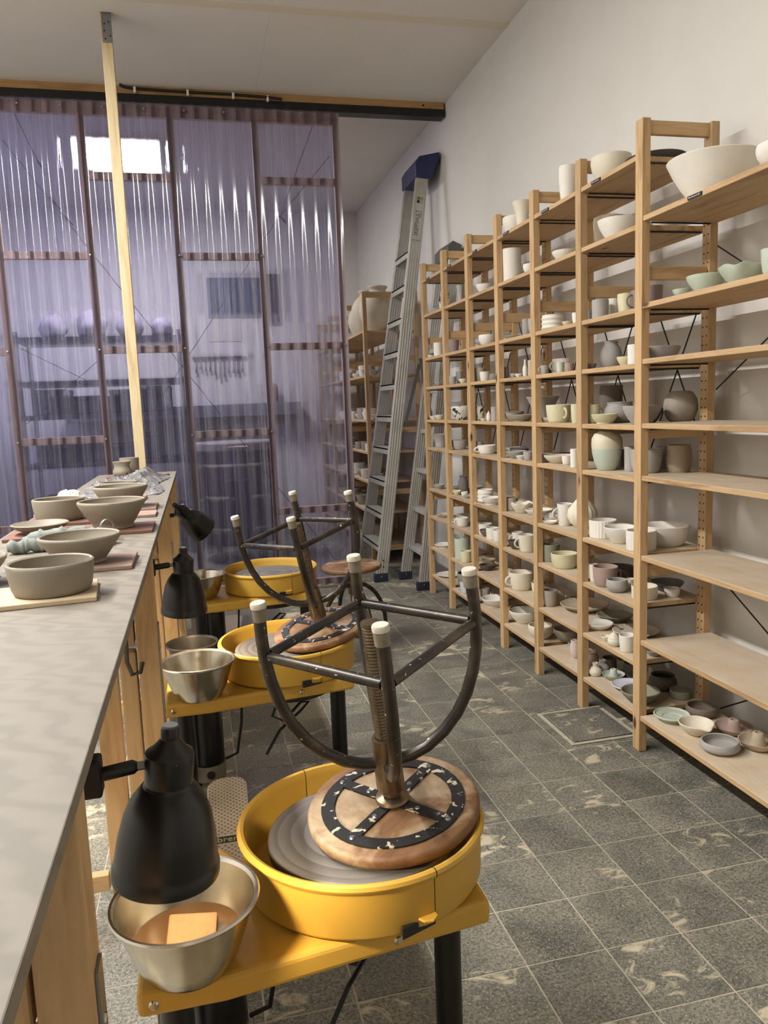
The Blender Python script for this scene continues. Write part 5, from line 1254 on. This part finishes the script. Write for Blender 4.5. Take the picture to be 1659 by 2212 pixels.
# ------------------------------------------------------------------ things on the bench
def bat(cx, cy, w, d, rz, mat, label, t=0.009):
    o = MB().box((-w / 2, -d / 2, 0), (w / 2, d / 2, t)).build('drying_board', mat, None, bevel=0.0015)
    o.location = (cx, cy, BZ + 0.0004); o.rotation_euler = (0, 0, rz); tag(o, label, 'board', 'small boards under the fresh pots')
def bpot(k, x, y, r, h, label, z=0.0098, col='wet'):
    make_pot(k, col, (x, y, BZ + z), r, h, label, group='freshly thrown pots on the bench', seed=int(y * 100))
bat(-0.293, 1.520, 0.185, 0.165, 0.10, 'bat_pale', 'pale wooden board under the nearest grey bowl')
bpot('thick', -0.278, 1.523, 0.076, 0.056, 'nearest grey clay bowl, thick-rimmed, on a pale wooden board')
bat(-0.256, 1.815, 0.205, 0.175, 0.0, 'bat_pink', 'dusty pink board under the wide grey bowl')
bpot('flarebowl', -0.266, 1.815, 0.088, 0.060, 'wide flared grey clay bowl on the dusty pink board')
bat(-0.480, 1.690, 0.130, 0.160, 0.15, 'bat_red', 'dark board at the left frame edge')
bpot('bowl', -0.468, 1.700, 0.076, 0.045, 'grey clay bowl cut by the left frame edge')
bat(-0.245, 2.345, 0.215, 0.185, 0.0, 'bat_red', 'reddish board under the tall flared bowl')
bpot('flarebowl', -0.250, 2.350, 0.095, 0.078, 'tall flared grey clay bowl behind the towel')
bat(-0.445, 2.345, 0.170, 0.180, 0.02, 'bat_red', 'reddish board under the flat grey plate')
bpot('plate', -0.445, 2.345, 0.078, 0.026, 'flat grey clay plate on a reddish board')
bat(-0.432, 2.620, 0.200, 0.185, 0.0, 'bat_red', 'reddish board under the bowl left of the stacked row')
bpot('thick', -0.437, 2.620, 0.079, 0.066, 'straight-sided grey clay bowl on the left, behind the plate')
bat(-0.235, 2.66, 0.18, 0.12, 0.0, 'bat_pink', 'pinkish board between the two big right-hand bowls')
bat(-0.262, 2.870, 0.22, 0.19, 0.0, 'bat_pink', 'pink board under the second bowl of the right-hand row')
bpot('flarebowl', -0.272, 2.870, 0.094, 0.074, 'second grey clay bowl of the right-hand row')
bat(-0.300, 3.190, 0.18, 0.17, 0.0, 'bat_pale', 'pale board under the small far bowl')
bpot('cyl', -0.310, 3.190, 0.072, 0.062, 'small straight grey clay bowl in front of the plastic film')
bat(-0.487, 2.875, 0.125, 0.15, 0.0, 'bat_pale', 'pale board under the small far plate')
bpot('plate', -0.487, 2.880, 0.060, 0.028, 'small grey clay plate at the left bench edge')
bat(-0.405, 4.40, 0.15, 0.13, 0.0, 'bat_red', 'reddish board under the two mugs at the far bench end')
bpot('waist', -0.400, 4.405, 0.050, 0.075, 'waisted grey clay mug at the far bench end')
bpot('cyl', -0.372, 4.545, 0.052, 0.095, 'taller grey clay mug against the pole', z=0.0004)
tw = thing('towel', 'crumpled grey green towel between the grey bowls', 'towel', (-0.335, 2.10, BZ))
for pts, r_, sd in (([(-0.47, 2.045, 1.016), (-0.43, 2.055, 1.018), (-0.39, 2.06, 1.017), (-0.345, 2.07, 1.016)], 0.017, 1), ([(-0.445, 2.125, 1.018), (-0.40, 2.120, 1.026), (-0.35, 2.115, 1.030), (-0.30, 2.125, 1.028), (-0.27, 2.13, 1.02)], 0.020, 2), ([(-0.345, 2.05, 1.014), (-0.31, 2.07, 1.020), (-0.275, 2.09, 1.022), (-0.235, 2.085, 1.016)], 0.018, 3), ([(-0.29, 2.14, 1.02), (-0.255, 2.12, 1.024), (-0.225, 2.10, 1.016)], 0.016, 4)):
    m = MB(); n = 26; q = random.Random(sd); pp = []
    for i in range(n + 1):
        t_ = i / n * (len(pts) - 1); k = min(int(t_), len(pts) - 2); w = t_ - k; w = w * w * (3 - 2 * w)
        pp.append([pts[k][j] * (1 - w) + pts[k + 1][j] * w for j in range(3)])
    m.tube(pp, [r_ * (0.5 + 0.5 * min(1, i / 3, (n - i) / 3)) * (1 + 0.12 * math.sin(i * 1.9 + sd)) for i in range(n + 1)], 18)
    cx_ = pts[0]
    m.v = [(x, y + 0.0025 * math.sin(90 * x + 55 * z + sd), max(BZ + 0.0005, z + 0.003 * math.sin(130 * x + 70 * y))) for x, y, z in m.v]
    m.build('towel_fold', 'towel', tw, True, world=True, ang=80)
rb_ = MB()
for i in range(9):
    a = PI * i / 8; x, z = -0.018 * math.cos(a), 0.034 + 0.022 * math.sin(a)
    for d in (0, 0.014): rb_.v.append((x, d, z if 0 < i < 8 else 0.002))
for i in range(8): rb_.f.append((2 * i, 2 * i + 1, 2 * i + 3, 2 * i + 2))
o = rb_.build('metal_rib', 'zinc', None, True); o.location = (-0.245, 2.165, BZ); o.rotation_euler = (0, 0, 0.4)
so = o.modifiers.new('thick', 'SOLIDIFY'); so.thickness = 0.0012
tag(o, 'bent grey metal rib standing by the towel', 'pottery tool')
ct = MB().tube([(0, 0, 0.012), (0.03, 0.01, 0.012), (0.045, 0.03, 0.012), (0.02, 0.04, 0.012), (0.05, 0.05, 0.012)], 0.005, 6).build('bent_cutter', 'bat_red', None, True); ct.location = (-0.205, 4.33, BZ - 0.0068); ct.scale = (1, 1, 1)
tag(ct, 'small dark bent clay cutter at the far bench end', 'clay tool')
fm = MB(); q = random.Random(8); nx_, ny_ = 44, 90
bumps = [(q.uniform(0, 1), q.uniform(0, 1), q.uniform(0.05, 0.16), q.uniform(0.2, 1.0)) for _ in range(26)]
folds = [(q.uniform(-1, 1), q.uniform(-1, 1), q.uniform(10, 34), q.uniform(0, 6)) for _ in range(7)]
for j in range(ny_ + 1):
    for i in range(nx_ + 1):
        u, v = i / nx_, j / ny_
        hgt = sum(a * math.exp(-((u - bx) ** 2 + (v - by) ** 2) / (s_ * s_)) for bx, by, s_, a in bumps) * 0.009
        for fx, fy, fr, p_ in folds:                       # sharp creases running every way
            hgt += (1 - abs(math.sin((fx * u + fy * 2.2 * v) * fr * 0.6 + p_ + 0.8 * math.sin(5 * u + 7 * v + p_)))) ** 4 * 0.011
        hgt += 0.050 * math.exp(-((u - 0.70) ** 2 / 0.02 + (v - 0.78) ** 2 / 0.025)) + 0.02 * math.exp(-((u - 0.35) ** 2 / 0.03 + (v - 0.35) ** 2 / 0.02))
        edge = min(u, 1 - u, v, 1 - v) * 6
        hgt = hgt * min(1, 0.25 + edge) + q.uniform(0, 0.0015)
        x = -0.51 + 0.34 * u + 0.02 * math.sin(v * 9) + (0.05 * v if u < .5 else 0) * (1 - u); y = 3.29 + 0.98 * v + 0.03 * math.sin(u * 8)
        fm.v.append((x, y, BZ + 0.0015 + hgt))
for j in range(ny_):
    for i in range(nx_): a = j * (nx_ + 1) + i; fm.f.append((a, a + 1, a + nx_ + 2, a + nx_ + 1))
o = fm.build('plastic_film', 'plastic_film', None, True, ang=40); tag(o, 'crumpled clear plastic film on the far half of the bench', 'plastic film')
lump('paper_bag', 'bag_white', 0.046, (-0.485, 3.130, BZ + 0.0004), (0.9, 1.5, 0.7), 9, 'crumpled white bag at the left bench edge', 'bag', 0.34)
